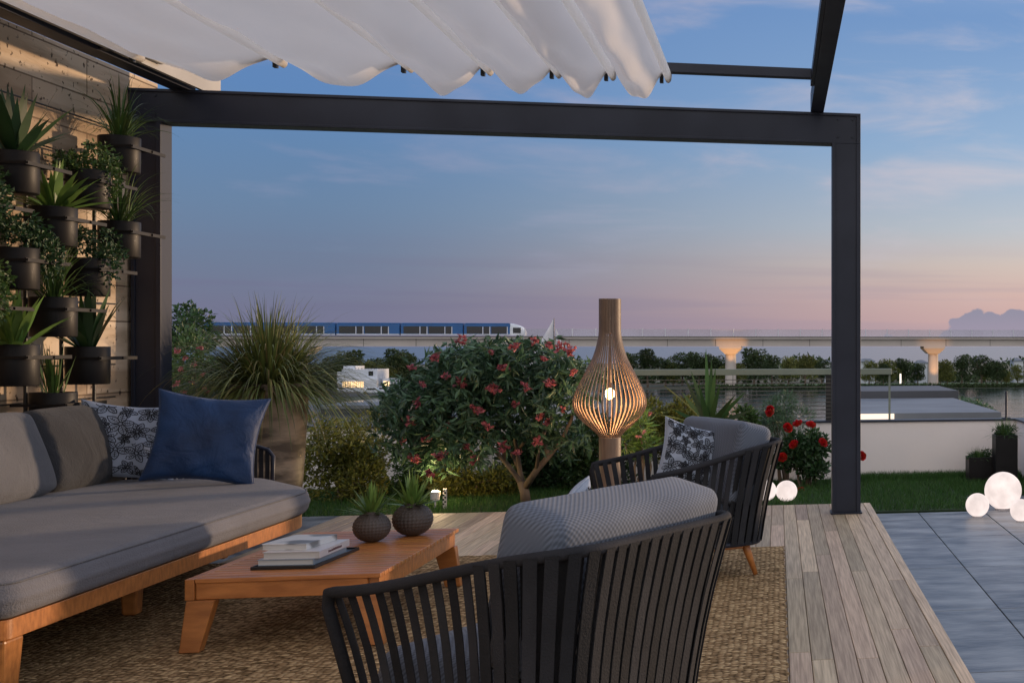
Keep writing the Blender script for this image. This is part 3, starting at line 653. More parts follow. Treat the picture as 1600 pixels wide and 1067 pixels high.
so_out = densify(outline([(-4.02, 4.58), (-2.50, 4.58), (-2.50, 7.30), (-3.02, 8.0), (-4.02, 8.0)], [0.05, 0.09, 0.55, 0.30, 0.05]))
soft_slab(so_out, 0.333, 0.468, 0.05, 0.010, 0.006).build('seat_cushion', m_seat, sf, smooth=True)
# piping on the seat cushion's upper edge
op = inset(so_out, 0.013); mb = MB(); mb.tube([(p.x, p.y, 0.455) for p in op] + [(op[0].x, op[0].y, 0.455)], 0.004, 6, cap=False); mb.build('piping', m_backf, sf, smooth=True)
fo = inset(so_out, 0.035); fi = inset(so_out, 0.085); m = len(fo); mb = MB()
mb.add([(p.x, p.y, 0.262) for p in fo] + [(p.x, p.y, 0.330) for p in fo] + [(p.x, p.y, 0.330) for p in fi] + [(p.x, p.y, 0.262) for p in fi],
       [(a * m + k, a * m + (k + 1) % m, ((a + 1) % 4) * m + (k + 1) % m, ((a + 1) % 4) * m + k) for a in range(4) for k in range(m)])
mb.build('base_frame', m_teak, sf, bevel=0.006)
mb = MB()
for i in range(28): mb.box(-3.92, -2.64, 4.76 + i * 0.1, 4.82 + i * 0.1, 0.30, 0.318)
mb.build('slat_base', m_black, sf)
def sofa_leg(x, y, w=0.10, z1=0.261):
    mb = MB(); a = w / 2; b = w * 0.38
    mb.hexa([(x - b, y - b, 0.022), (x + b, y - b, 0.022), (x + b, y + b, 0.022), (x - b, y + b, 0.022), (x - a, y - a, z1), (x + a, y - a, z1), (x + a, y + a, z1), (x - a, y + a, z1)])
    mb.build('leg', m_teak, sf, bevel=0.012, seg=3)
sofa_leg(-2.605, 4.70, 0.115); sofa_leg(-2.90, 6.22, 0.08); sofa_leg(-3.85, 4.75); sofa_leg(-3.85, 7.75); sofa_leg(-3.15, 7.75, 0.07)
# back frame of tubes and the end arm loop
mb = MB(); mb.tube([(-4.14, 4.75, 0.29), (-4.17, 4.75, 0.72), (-4.17, 4.85, 0.78), (-4.17, 7.85, 0.78), (-4.15, 8.05, 0.74), (-4.14, 8.05, 0.29)], 0.014, 10); mb.build('back_frame', m_frame, sf, smooth=True)
q0 = at(398, 745, 8.08); q1 = at(427, 745, 8.08)
mb = MB()
ap = [Vector((q1.x, 8.06, 0.30)), Vector((q1.x, 8.08, 0.58)), Vector((q1.x - 0.03, 8.08, 0.62)), Vector((q1.x - 0.09, 8.09, 0.64)), Vector((-3.6, 8.10, 0.66)), Vector((-4.08, 8.10, 0.66)), Vector((-4.12, 8.10, 0.30))]
mb.tube(ap, 0.012, 10); mb.build('arm_frame', m_frame, sf, smooth=True)
mb = MB()
for i in range(30):
    x = q1.x - 0.035 - i * 0.034; mb.box(x - 0.012, x + 0.012, 8.085, 8.089, 0.31, 0.635)
mb.build('arm_straps', m_strap, sf)
def back_cushion(y0, y1, tilt=0.0, lab=None, xo=0):
    vs, fs = rounded_box(0.105, (y1 - y0) / 2 + 0.008, 0.225, 0.055, 10, (0.045, 0.008, 0.012))
    rot = Matrix.Rotation(R(-17), 4, 'Y') @ Matrix.Rotation(R(tilt), 4, 'X'); mb = MB()
    c = Vector((-3.86 + xo, (y0 + y1) / 2, 0.675))
    mb.add([c + (rot @ (v + Vector((0.006 * math.sin(v.y * 25 + v.z * 12), 0, 0)))) for v in vs], fs); return mb.build('back_cushion', m_backf, sf, smooth=True, sub=1)
back_cushion(4.80, 6.00); back_cushion(6.02, 7.24); bc3 = back_cushion(7.26, 8.08, xo=-0.02); bc3.data.materials.clear(); bc3.data.materials.append(m_backshade); bc3['label'] = 'far-end back cushion with shade painted into its dark colour'

# ------------------------------------------------------------------ pillows
def pillow_point(u, v, s, w, h, th):
    ex = 1 - 0.12 * (1 - v * v); ey = 1 - 0.13 * (1 - u * u)
    f = max(0.0, (1 - u ** 2) * (1 - v ** 2)) ** 0.42
    wr = 0.014 * math.sin(9 * u + 4 * v) * f + 0.006 * math.sin(15 * v - 7 * u) * f + 0.018 * math.sin(11 * math.atan2(v, u) + 1) * f * (u * u + v * v)
    return Vector((u * w / 2 * ex, s * (th / 2 * f + wr * 0.5 + 0.003), v * h / 2 * ey))
def pillow(name, lab, loc, rot, w, h, th, mat, printed=None, group=None):
    t = thing(name, lab, 'pillow', loc, 0, group); t.rotation_euler = rot
    n = 26; mb = MB()
    for s in (-1, 1):
        g = [math.sin(math.pi / 2 * (-1 + 2 * i / n)) for i in range(n + 1)]
        vs = [pillow_point(g[i], g[j], s, w, h, th) for j in range(n + 1) for i in range(n + 1)]
        fs = [(j * (n + 1) + i, j * (n + 1) + i + 1, (j + 1) * (n + 1) + i + 1, (j + 1) * (n + 1) + i) for j in range(n) for i in range(n)]
        mb.add(vs, fs if s < 0 else [tuple(reversed(f)) for f in fs])
    mb.build('cover', mat, t, world=False, smooth=True)
    mb = MB(); L = [(-1, -1), (1, -1), (1, 1), (-1, 1), (-1, -1)]; pts = []
    for a, b in zip(L[:-1], L[1:]):
        for k in range(14): u = a[0] + (b[0] - a[0]) * k / 14; v = a[1] + (b[1] - a[1]) * k / 14; p = pillow_point(u, v, 0, w, h, th); pts.append(p)
    mb.tube(pts + [pts[0]], 0.004, 6, cap=False); mb.build('seam', mat, t, world=False, smooth=True)
    if printed is not None:
        rr = random.Random(printed); mb = MB(); cs = []
        def line(pts, wd):
            P = []; N_ = []
            for (u, v) in pts:
                if abs(u) > 0.97 or abs(v) > 0.97: 
                    if len(P) > 1: emit(P, N_, wd)
                    P = []; N_ = []; continue
                p = pillow_point(u, v, side, w, h, th) + Vector((0, 0.0022 * side, 0)); P.append(p); 
            if len(P) > 1: emit(P, N_, wd)
        def emit(P, N_, wd):
            S = []
            for i in range(len(P)):
                d = (P[min(i + 1, len(P) - 1)] - P[max(i - 1, 0)]); S.append(Vector((d.z, 0, -d.x)).normalized() if d.length > 1e-6 else Vector((1, 0, 0)))
            mb.strip(P, S, wd)
        tries = 0
        while len(cs) < 44 and tries < 3000:
            tries += 1; c = (rr.uniform(-0.95, 0.95), rr.uniform(-0.95, 0.95)); r_ = rr.uniform(0.15, 0.30) if tries > 200 else rr.uniform(0.26, 0.34)
            if all(math.hypot(c[0] - q[0], c[1] - q[1]) > (r_ + q[2]) * 0.72 for q in cs): cs.append((*c, r_))
        for side, (cx, cy, r_) in [(sd2, q) for sd2 in (-1, 1) for q in cs]:
            np_ = rr.choice((5, 6, 7)); a0 = rr.uniform(0, 6)
            for k in range(np_):
                a = a0 + k * 2 * math.pi / np_ + rr.uniform(-0.12, 0.12); l = r_ * rr.uniform(0.85, 1.1); wd = l * 0.30
                ca, sa = math.cos(a), math.sin(a)
                f = lambda s_, q_: (cx + ca * s_ - sa * q_, cy + sa * s_ + ca * q_)
                for sg in (-1, 1): line([f(l * (0.10 + 0.9 * t), sg * wd * math.sin(math.pi * t) ** 0.8 * (1 - 0.25 * t)) for t in [i / 9 for i in range(10)]], 0.0042)
                line([f(l * t, 0) for t in (0.1, 0.35, 0.6, 0.82)], 0.003)
                for tt in (0.30, 0.46, 0.62):
                    for sg in (-1, 1): line([f(l * tt, 0), f(l * (tt + 0.09), sg * wd * 0.55)], 0.0024)
        for _ in range(46):
            u, v = rr.uniform(-0.92, 0.92), rr.uniform(-0.92, 0.92); side = rr.choice((-1, 1))
            if min(math.hypot(u - q[0], v - q[1]) - q[2] for q in cs) > -0.05:
                a = rr.uniform(0, 6); line([(u + 0.05 * t * math.cos(a + t * 0.8), v + 0.05 * t * math.sin(a + t * 0.8)) for t in (0, 0.6, 1.2, 1.8)], 0.004)
        mb.build('printed_flowers', m_ink, t, world=False)
    return t
c = at(323, 685, 7.58); pillow('blue_pillow', 'plain blue velvet pillow at the far end of the sofa', (c.x, c.y, c.z), (R(-16), R(7), R(12)), 0.545, 0.52, 0.18, m_velvet)
c = at(200, 690, 7.86); pillow('patterned_pillow', 'pale pillow with dark leaf print leaning on the sofa back behind the blue one', (c.x, c.y, c.z), (R(-14), R(6), R(20)), 0.49, 0.46, 0.14, m_print, 3, 'pillows with dark flower print')

# ------------------------------------------------------------------ coffee table
ct = thing('coffee_table', 'low slatted teak coffee table in the middle of the jute rug', 'table', (-1.97, 6.02, 0.02))
TX0, TX1, TY0, TY1, TZ = -2.33, -1.605, 5.40, 6.66, 0.315
mb = MB(); ns = 22; p_ = (TY1 - TY0 - 0.0) / ns
for i in range(ns): mb.box(TX0 + 0.036, TX1, TY0 + i * p_ + 0.0035, TY0 + (i + 1) * p_ - 0.0035, TZ - 0.018, TZ)
mb.build('table_slats', m_teakx, ct, bevel=0.0025)
mb = MB(); mb.box(TX0, TX0 + 0.034, TY0, TY1, TZ - 0.085, TZ - 0.0005); mb.box(TX1 - 0.05, TX1 - 0.012, TY0 + 0.03, TY1 - 0.03, TZ - 0.085, TZ - 0.0185)
mb.box(TX0 + 0.036, TX1 - 0.052, TY0 + 0.012, TY0 + 0.04, TZ - 0.085, TZ - 0.0185); mb.box(TX0 + 0.036, TX1 - 0.052, TY1 - 0.04, TY1 - 0.012, TZ - 0.085, TZ - 0.0185)
mb.build('apron', m_teak, ct, bevel=0.003)
for sx, x in ((-1, TX0 + 0.003), (1, TX1 - 0.006)):
    for sy, y in ((-1, TY0 + 0.004), (1, TY1 - 0.004)):
        ix = -sx; iy = -sy; b = MB(); ox = x + sx * 0.022; oy = y + sy * 0.012
        tp = [(x, y), (x + ix * 0.105, y), (x + ix * 0.105, y + iy * 0.055), (x, y + iy * 0.055)]
        bt = [(ox, oy), (ox + ix * 0.075, oy), (ox + ix * 0.075, oy + iy * 0.045), (ox, oy + iy * 0.045)]
        z1 = TZ - 0.087
        P = [(a_, b_, 0.022) for a_, b_ in bt] + [(a_, b_, z1) for a_, b_ in tp]
        b.hexa(P); b.build('leg', m_teak, ct, bevel=0.004)
# cactus-like vases
def vase_plant(lab, c, r):
    t = thing('potted_succulent', lab, 'potted plant', c, rnd.uniform(0, 6), 'studded round vases with small green plants on the coffee table')
    prof = []
    for k in range(25):
        a = -math.pi / 2 * 0.86 + k / 24 * (math.pi / 2 * 0.86 + math.pi / 2 * 0.72); prof.append((r * math.cos(a), r * 0.90 * (math.sin(a) + math.sin(math.pi / 2 * 0.86))))
    zt = prof[-1][1]; rt = prof[-1][0]; n = 64; mb = MB(); vs = []
    for k, (q, z) in enumerate(prof):
        for j in range(n):
            bmp = 1 + (0.035 if (k % 2 == 0 and j % 2 == 0 and 2 < k < 23) else 0); a = 2 * math.pi * j / n; vs.append((q * bmp * math.cos(a), q * bmp * math.sin(a), z))
    mb.add(vs, [(i * n + j, i * n + (j + 1) % n, (i + 1) * n + (j + 1) % n, (i + 1) * n + j) for i in range(24) for j in range(n)])
    mb.add([(0, 0, 0)] + [(prof[0][0] * math.cos(2 * math.pi * j / n), prof[0][0] * math.sin(2 * math.pi * j / n), 0) for j in range(n)], [(0, (j + 1) % n + 1, j + 1) for j in range(n)])
    mb.lathe([(rt, zt), (rt, zt + 0.008), (rt - 0.006, zt + 0.008), (rt - 0.008, zt - 0.01), (0.001, zt - 0.01)], n); mb.build('vase', m_vase, t, world=False)
    mb = MB(); arc_blades(mb, (0, 0, zt - 0.01), 70, r * 1.95, r * 0.20, 0.95, 0.9, 5, (0.5, 1.1), r * 0.25, 0.2, 0.02); mb.build('foliage', m_bright, t, world=False)
vase_plant('smaller round studded vase with green spiky plant, left one on the table', (-1.90, 6.27, 0.3155), 0.081)
vase_plant('larger round studded vase with green spiky plant, right one on the table', (-1.765, 6.44, 0.3155), 0.091)
# tray and books
def oriented(name, lab, cat, c, rz, group=None): return thing(name, lab, cat, c, R(rz), group)
tray = oriented('tray', 'thin black tray under the book stack on the coffee table', 'tray', (-2.02, 5.805, 0.3155), -3)
mb = MB(); mb.box(-0.125, 0.125, -0.24, 0.24, 0, 0.006); mb.box(-0.125, 0.125, -0.24, -0.235, 0.006, 0.013); mb.box(-0.125, 0.125, 0.235, 0.24, 0.006, 0.013); mb.box(-0.125, -0.12, -0.234, 0.234, 0.006, 0.013); mb.box(0.12, 0.125, -0.234, 0.234, 0.006, 0.013); mb.build('tray_body', m_tray, tray, world=False, bevel=0.001)
def book(lab, c, rz, w, d, h, mc, text=None):
    t = oriented('book', lab, 'book', c, rz, 'books stacked on the black tray'); mb = MB()
    mb.box(-w / 2, w / 2, -d / 2, d / 2, 0, 0.003); mb.box(-w / 2, w / 2, -d / 2, d / 2, h - 0.003, h); mb.box(w / 2 - 0.003, w / 2, -d / 2, d / 2, 0.0031, h - 0.0031); mb.build('cover', mc, t, world=False, bevel=0.0008)
    mb = MB(); mb.box(-w / 2 + 0.004, w / 2 - 0.0032, -d / 2 + 0.004, d / 2 - 0.004, 0.0031, h - 0.0031); mb.build('pages', m_paper, t, world=False)
    if text:
        mb = MB(); y = -d * 0.22
        while y < d * 0.22:
            g = rnd.uniform(0.006, 0.011); mb.box(w / 2 + 0.0002, w / 2 + 0.0006, y, y + g * 0.7, h * 0.33, h * rnd.uniform(0.55, 0.7)); y += g + (0.008 if rnd.random() < 0.15 else 0)
        mb.build('spine_lettering', m_type, t, world=False)
z = 0.3225
book('blue-grey book at the bottom of the stack, edge facing the camera', (-2.03, 5.785, z), -4, 0.225, 0.33, 0.026, m_cover3); z += 0.0263
book('pale book in the middle of the stack with dark spine lettering', (-2.015, 5.79, z), -2, 0.225, 0.33, 0.030, m_cover2, True); z += 0.0303
book('smaller book on top with black and white picture cover', (-2.05, 5.81, z), -7, 0.185, 0.27, 0.026, m_cover, None)

# ------------------------------------------------------------------ armchairs
def rim_path(n=120):
    hw, dp, r = 0.412, 0.388, 0.16; P = []
    L = [(dp, -hw), (-dp, -hw), (-dp, hw), (dp, hw)]
    pts = [Vector(L[0])]
    for i in (1, 2):
        p = Vector(L[i]); a = (Vector(L[i - 1]) - p).normalized(); b = (Vector(L[i + 1]) - p).normalized(); c = p + (a + b) * r
        a0 = math.atan2(-b.y, -b.x); 
        for k in range(13):
            th = k / 12 * math.pi / 2; v = -b * r * math.cos(th) - a * r * math.sin(th); pts.append(c + v)
    pts.append(Vector(L[3]))
    # resample
    seg = [0]; 
    for i in range(1, len(pts)): seg.append(seg[-1] + (pts[i] - pts[i - 1]).length)
    out = []
    for k in range(n + 1):
        s = seg[-1] * k / n; i = max(j for j in range(len(seg)) if seg[j] <= s + 1e-9); i = min(i, len(pts) - 2)
        t = (s - seg[i]) / max(1e-9, seg[i + 1] - seg[i]); out.append(pts[i].lerp(pts[i + 1], t))
    return out, seg[-1]
RP, RLEN = rim_path()
def rim_z(x): t = min(1, max(0, (0.375 - x) / 0.75)); t = t * t * (3 - 2 * t) * 0.6 + t * 0.4; return 0.60 + 0.135 * t
def make_armchair(lab, loc, rz, seatmat=m_knit):
    t = thing('rope_armchair', lab, 'armchair', loc, rz, 'charcoal rope armchairs')
    top = [Vector((p.x, p.y, rim_z(p.x))) for p in RP]
    def foot(p): return Vector((0.02 + p.x * 0.80, p.y * 0.82, 0.205))
    bot = [foot(p) for p in RP]
    # padded rim with down-turned front ends
    mb = MB(); ends0 = bot[0].lerp(top[0], 0.0); mb.tube([bot[0], bot[0].lerp(top[0], 0.9)] + [p for p in top[1:-1]] + [bot[-1].lerp(top[-1], 0.9), bot[-1]], 0.0155, 12); mb.build('rim', m_strap, t, world=False, smooth=True)
    mb = MB(); mb.tube(bot, 0.013, 10); mb.tube([bot[0], bot[-1]], 0.013, 10); mb.build('base_ring', m_frame, t, world=False, smooth=True)
    # straps, two layers
    mb = MB(); ns = 47
    for i in range(ns):
        k = (i + 0.5) / ns * 120; j = int(k); p = RP[j].lerp(RP[j + 1], k - j); tg = (RP[min(120, j + 1)] - RP[j]).normalized(); tg3 = Vector((tg.x, tg.y, 0)); nm = Vector((tg.y, -tg.x, 0))
        for lay in (1, -1):
            sh = 0.0 if lay == 1 else 0.5 * RLEN / ns
            if lay == -1 and (i == ns - 1 or p.x > -0.12): continue
            a = Vector((p.x, p.y, rim_z(p.x))) + nm * 0.0165 * lay + tg3 * sh; b = foot(p) + nm * 0.014 * lay + tg3 * sh * 0.8
            pts = []; w = 0.033 if p.x < -0.12 else 0.0265
            for q in range(6): s = q / 5; v = a.lerp(b, s) + nm * 0.012 * math.sin(math.pi * s); pts.append(v)
            for off in (0.0016,):
                vs = []
                for v in pts: vs += [v - tg3 * w / 2 + nm * off, v + tg3 * w / 2 + nm * off, v + tg3 * w / 2 - nm * off, v - tg3 * w / 2 - nm * off]
                mb.add(vs, [(4 * g + e, 4 * g + (e + 1) % 4, 4 * g + 4 + (e + 1) % 4, 4 * g + 4 + e) for g in range(5) for e in range(4)])
    mb.build('rope_straps', m_strap, t, world=False)
    mb = MB(); o = outline([(-0.25, -0.29), (0.30, -0.29), (0.30, 0.29), (-0.25, 0.29)], [0.12, 0.05, 0.05, 0.12]); m_ = len(o)
    mb.add([(p.x, p.y, 0.20) for p in o] + [(p.x, p.y, 0.235) for p in o], [tuple(reversed(range(m_))), tuple(range(m_, 2 * m_))] + [(k, (k + 1) % m_, m_ + (k + 1) % m_, m_ + k) for k in range(m_)]); mb.build('seat_pan', m_frame, t, world=False)
    o = densify(outline([(-0.27, -0.305), (0.36, -0.30), (0.36, 0.30), (-0.27, 0.305)], [0.12, 0.07, 0.07, 0.12]), 0.05)
    soft_slab(o, 0.237, 0.425, 0.06, 0.02, 0.006).build('seat_cushion', seatmat, t, world=False, smooth=True)
    vs, fs = rounded_box(0.100, 0.372, 0.222, 0.045, 18, (0.016, 0.004, 0.006)); rot = Matrix.Rotation(R(-14), 4, 'Y'); mb = MB()
    mb.add([Vector((-0.182 + 0.004 * math.sin(v.y * 17 + v.z * 8), -0.018, 0.617)) + rot @ v for v in vs], fs); bc = mb.build('back_cushion', m_knit, t, world=False, smooth=True)
    mb = MB(); pts = []
    # piping around the cushion's front edge
    for k in range(49):
        a = 2 * math.pi * k / 48; ca, sa = math.cos(a), math.sin(a); e = 5.0
        y = 0.335 * math.copysign(abs(ca) ** (2 / e), ca); z_ = 0.215 * math.copysign(abs(sa) ** (2 / e), sa); pts.append(Vector((-0.215, 0, 0.615)) + rot @ Vector((0.062, y, z_)))
    for sx in (-1, 1):
        for sy in (-1, 1):
            a = Vector((0.03 + sx * 0.235, sy * 0.235, 0.205)); b = Vector((0.03 + sx * 0.285, sy * 0.275, 0.022)); mb = MB(); mb.tube([a, a.lerp(b, 0.3), b], [0.024, 0.021, 0.012], 14); mb.build('leg', m_teak, t, world=False, smooth=True)
    mb = MB(); mb.box(-0.22, 0.28, -0.25, -0.215, 0.165, 0.199); mb.box(-0.22, 0.28, 0.215, 0.25, 0.165, 0.199); mb.build('leg_rail', m_teak, t, world=False, bevel=0.004)
    return t
CA = (-0.635, 3.66); RA = math.atan2(0.50, -0.866)
make_armchair('charcoal rope armchair in the foreground seen from behind', (CA[0], CA[1], 0.0), RA)
CB = (-0.47, 6.80); RB = math.atan2(-0.47, -0.88)
make_armchair('charcoal rope armchair farther off, facing the sofa beside the slatted lamp', (CB[0], CB[1], 0.0), RB)
c = at(1080, 715, 6.72); pillow('patterned_pillow', 'pale pillow with dark flower print standing upright in the farther armchair', (c.x, c.y, c.z), (R(-14), R(16), R(24)), 0.36, 0.37, 0.12, m_print, 8, 'pillows with dark flower print')
F_ = Vector((-0.866, 0.5, 0)); S_ = Vector((0.5, 0.866, 0)); c = Vector((CA[0], CA[1], 0.625)) + F_ * 0.01 + S_ * 0.0
pillow('patterned_pillow', 'pale printed pillow mostly hidden behind the nearer armchair cushion', tuple(c), (R(-16), R(22), R(-120)), 0.38, 0.38, 0.11, m_print, 12, 'pillows with dark flower print')

# ------------------------------------------------------------------ floor lamp with slatted teardrop shade
LY = 10.0; lc = at(953, 600, LY); S_ = LY / 9.6
lp = thing('slatted_lamp', 'tall lamp with glowing teardrop shade of thin wooden slats', 'lamp', (lc.x, LY, -0.075))
zt = at(953, 467, LY).z; colr = 0.083
def zpx(y): return at(953, y, LY).z
mb = MB(); mb.lathe([(colr * 0.86, zpx(680)), (colr, zpx(684)), (colr, 0.02), (colr, -0.074)], 40, (lc.x, LY, 0)); mb.lathe([(0.001, -0.073), (0.2, -0.073), (0.2, -0.058), (0.001, -0.056)], 40, (lc.x, LY, 0)); mb.build('column', m_lampwood, lp, smooth=False)
prof = [(467, 0.080), (500, 0.080), (522, 0.082), (540, 0.098), (560, 0.128), (580, 0.175), (600, 0.222), (618, 0.258), (632, 0.268), (645, 0.246), (658, 0.196), (670, 0.132), (680, 0.086), (686, 0.070)]
def cr(t):
    # smooth interpolation of the profile
    n = len(prof) - 1; x = t * n; i = min(n - 1, int(x)); f = x - i; P = [prof[max(0, i - 1)], prof[i], prof[i + 1], prof[min(n, i + 2)]]
    return [0.5 * ((2 * P[1][k]) + (-P[0][k] + P[2][k]) * f + (2 * P[0][k] - 5 * P[1][k] + 4 * P[2][k] - P[3][k]) * f * f + (-P[0][k] + 3 * P[1][k] - 3 * P[2][k] + P[3][k]) * f ** 3) for k in (0, 1)]
mb = MB(); nsl = 46
for i in range(nsl):
    a = 2 * math.pi * i / nsl; rd = Vector((math.cos(a), math.sin(a), 0)); tg = Vector((-math.sin(a), math.cos(a), 0)); vs = []; m = 44
    for k in range(m + 1):
        y, r_ = cr(k / m); r_ *= S_; w = 0.0112 if r_ > 0.13 else 0.0082 + 0.003 * max(0, (r_ - 0.09) / 0.04); c0 = Vector((lc.x, LY, zpx(y))) + rd * r_
        vs += [c0 - tg * w / 2, c0 + tg * w / 2, c0 + tg * w / 2 - rd * 0.005, c0 - tg * w / 2 - rd * 0.005]
    mb.add(vs, [(4 * g + e, 4 * g + (e + 1) % 4, 4 * g + 4 + (e + 1) % 4, 4 * g + 4 + e) for g in range(m) for e in range(4)])
mb.build('slatted_shade', m_lampwood, lp)
mb = MB(); mb.lathe([(0.070, zt - 0.002), (0.070, zpx(520)), (0.001, zpx(522))], 32, (lc.x, LY, 0)); mb.tube([(lc.x, LY, zpx(520)), (lc.x, LY, zpx(598))], 0.006, 8); mb.tube([(lc.x, LY, zpx(598)), (lc.x, LY, zpx(606))], 0.018, 12); mb.build('socket', m_lampwood, lp)
bz = zpx(615); vs, fs = rounded_box(0.034, 0.034, 0.044, 0.034, 8); mb = MB(); mb.add([v + Vector((lc.x, LY, bz)) for v in vs], fs); mb.build('bulb', m_bulb, lp, smooth=True)
pl = bpy.data.lights.new('lamp_light', 'POINT'); pl.energy = 15; pl.color = (1, 0.60, 0.28); pl.shadow_soft_size = 0.036
plo = bpy.data.objects.new('lamp_light', pl); COL.objects.link(plo); plo.parent = lp; plo.location = (0, 0, bz + 0.075 - 0.09)

# ------------------------------------------------------------------ glowing balls
def ball(lab, c, r, w=2.0):
    t = thing('glow_ball', lab, 'ball lamp', c, 0, 'glowing white ball lamps on lawn and paving'); mb = MB(); n = 24
    mb.lathe([(max(0.0005, r * math.sin(math.pi * k / n)), r - r * math.cos(math.pi * k / n)) for k in range(n + 1)], 40); mb.build('globe', m_ball, t, world=False, smooth=True)
    mb = MB(); mb.lathe([(r * 0.42, 0.0), (r * 0.45, 0.012), (r * 0.40, 0.016)], 24); mb.build('foot', m_white, t, world=False)
ball('small glowing ball on the paving, left of the large one', (1.525, 9.33, -0.079), 0.092)
ball('large glowing ball at the right edge of the paving', (1.80, 9.72, -0.079), 0.152)
ball('glowing ball partly cut by the right photo edge, in front of the large one', (1.81, 9.02, -0.079), 0.085)
ball('glowing ball on the lawn beside the rose bush', (0.075, 10.55, -0.079), 0.090)
ball('glowing ball on the lawn mostly hidden behind the farther armchair', (-0.10, 10.62, -0.079), 0.090)
# garden spot with marker post
gs = thing('garden_spotlight', 'small lit white garden spotlight in the grass under the flowering tree', 'spotlight', (at(680, 790, 10.6).x, 10.6, -0.075))
mb = MB(); mb.tube([(0, 0, 0), (0, 0, 0.07)], 0.007, 8); mb.lathe([(0.001, 0.06), (0.034, 0.07), (0.040, 0.14), (0.036, 0.14)], 20); mb.build('housing', m_white, gs, world=False)
mb = MB(); mb.lathe([(0.001, 0.150), (0.02, 0.148), (0.036, 0.139)], 20); mb.build('lens', m_spot, gs, world=False)
gp = thing('marker_post', 'thin white chequered marker post beside the garden spotlight', 'post', (at(695, 790, 10.6).x, 10.6, -0.075))
mb = MB(); mb.box(-0.013, 0.013, -0.013, 0.013, 0, 0.16); mb.build('stake', m_white, gp, world=False)
mb = MB()
for k in range(7): mb.box(-0.0135 + (k % 2) * 0.0135, 0 + (k % 2) * 0.0135, -0.0142, -0.0131, 0.03 + k * 0.018, 0.045 + k * 0.018)
mb.build('chequer', m_black, gp, world=False)
def uplight(loc, e, col=(1, 0.70, 0.34), r=0.04):
    l = bpy.data.lights.new('uplight', 'POINT'); l.energy = e; l.color = col; l.shadow_soft_size = r; o = bpy.data.objects.new('uplight', l); COL.objects.link(o); o.location = loc; return o
o = uplight((0, 0, 0.20), 6.5); o.parent = gs

# ------------------------------------------------------------------ planting
def bush(name, lab, cat, c, r, n, Ln, W, mat, lob=9, group=None, stems=True, up=0.3, jit=0.7, shell=0.4):
    t = thing(name, lab, cat, (c[0], c[1], -0.075), 0, group)
    L = lobes_random(c, r, lob); crown(n, L, Ln, W, mat, 'foliage', t, up, jit, shell)
    if stems:
        mb = MB()
        for l in L[:7]: a = Vector((c[0] + rnd.uniform(-0.05, 0.05), c[1] + rnd.uniform(-0.05, 0.05), -0.08)); b = Vector(l[:3]); mid = a.lerp(b, 0.5) + Vector((rnd.uniform(-.05, .05), rnd.uniform(-.05, .05), 0.05)); mb.tube([a, mid, b], [0.014, 0.010, 0.004], 6)
        mb.build('stem', m_bark, t)
    return t, L
# flowering tree
rnd.seed(21)
TY = 10.75; tb = at(822, 788, TY); tb.z = -0.075
ft = thing('flowering_tree', 'broad low tree with dark leaves and pink-red blossoms on forked pale stems', 'tree', tuple(tb))
LB = []
for px, py, rx, rz, dy in ((660, 640, .30, .26, 0), (700, 585, .30, .20, .1), (760, 570, .30, .17, -.1), (830, 570, .30, .17, .1), (880, 590, .24, .17, 0), (720, 640, .34, .26, -.1), (790, 630, .34, .26, .1), (860, 640, .28, .24, -.1),
                           (640, 690, .22, .17, 0), (690, 700, .26, .20, .15), (745, 695, .26, .14, -.1), (875, 690, .18, .13, .1), (630, 630, .18, .16, .1), (905, 615, .14, .13, 0), (800, 560, .30, .14, .3), (740, 560, .28, .13, .3)):
    p = at(px, py, TY + dy); LB.append((p.x, p.y, p.z, rx, 0.36, rz))
C_, D_ = cloud(1500, LB, 0.30); LC = []; LD = []
for q in range(len(C_)):
    ax = D_[q] + rng.normal(0, 0.5, 3) + np.array((0, 0, 0.25)); ax /= np.linalg.norm(ax); nl = rng.integers(5, 9); st = C_[q] + ax * rng.uniform(-0.02, 0.09)
    for _ in range(nl):
        v = rng.normal(size=3); v -= ax * v.dot(ax) * 0.9; v /= np.linalg.norm(v); LC.append(st + ax * rng.uniform(-0.03, 0.02)); LD.append(v + ax * rng.uniform(0.0, 0.7) - np.array((0, 0, rng.uniform(0.1, 0.6))))
LC = np.array(LC); LD = np.array(LD)
finish('crown', leaf_mesh('crown', LC - np.array(parent_loc(ft))[None], LD, 0.105, 0.031), m_leafb, ft)
mb = MB(); root = Vector(tb)
F1 = [at(818, 755, TY), at(822, 748, TY)]
def limb(pts, r0, r1):
    n = len(pts); mb.tube(pts, [r0 + (r1 - r0) * i / (n - 1) for i in range(n)], 9)
limb([root, at(820, 770, TY), at(815, 752, TY)], 0.042, 0.036)
limb([at(818, 765, TY), at(808, 745, TY), at(790, 722, TY), at(770, 700, TY - .05), at(745, 665, TY), at(720, 630, TY)], 0.025, 0.010)
limb([at(818, 762, TY), at(812, 735, TY + .1), at(808, 705, TY + .15), at(800, 665, TY + .1), at(790, 620, TY)], 0.024, 0.010)
limb([at(820, 762, TY), at(838, 735, TY - .1), at(858, 712, TY - .1), at(876, 690, TY), at(893, 655, TY), at(900, 620, TY)], 0.030, 0.010)
limb([at(858, 712, TY - .1), at(850, 690, TY), at(846, 660, TY), at(850, 610, TY)], 0.022, 0.008)
limb([at(808, 705, TY + .15), at(828, 680, TY), at(836, 650, TY)], 0.016, 0.007)
limb([at(790, 722, TY), at(784, 690, TY), at(772, 650, TY)], 0.018, 0.007)
limb([at(812, 735, TY + .1), at(795, 700, TY + .2), at(765, 640, TY + .2)], 0.016, 0.006)
limb([at(838, 735, TY - .1), at(842, 700, TY - .2), at(862, 650, TY - .2)], 0.016, 0.006)
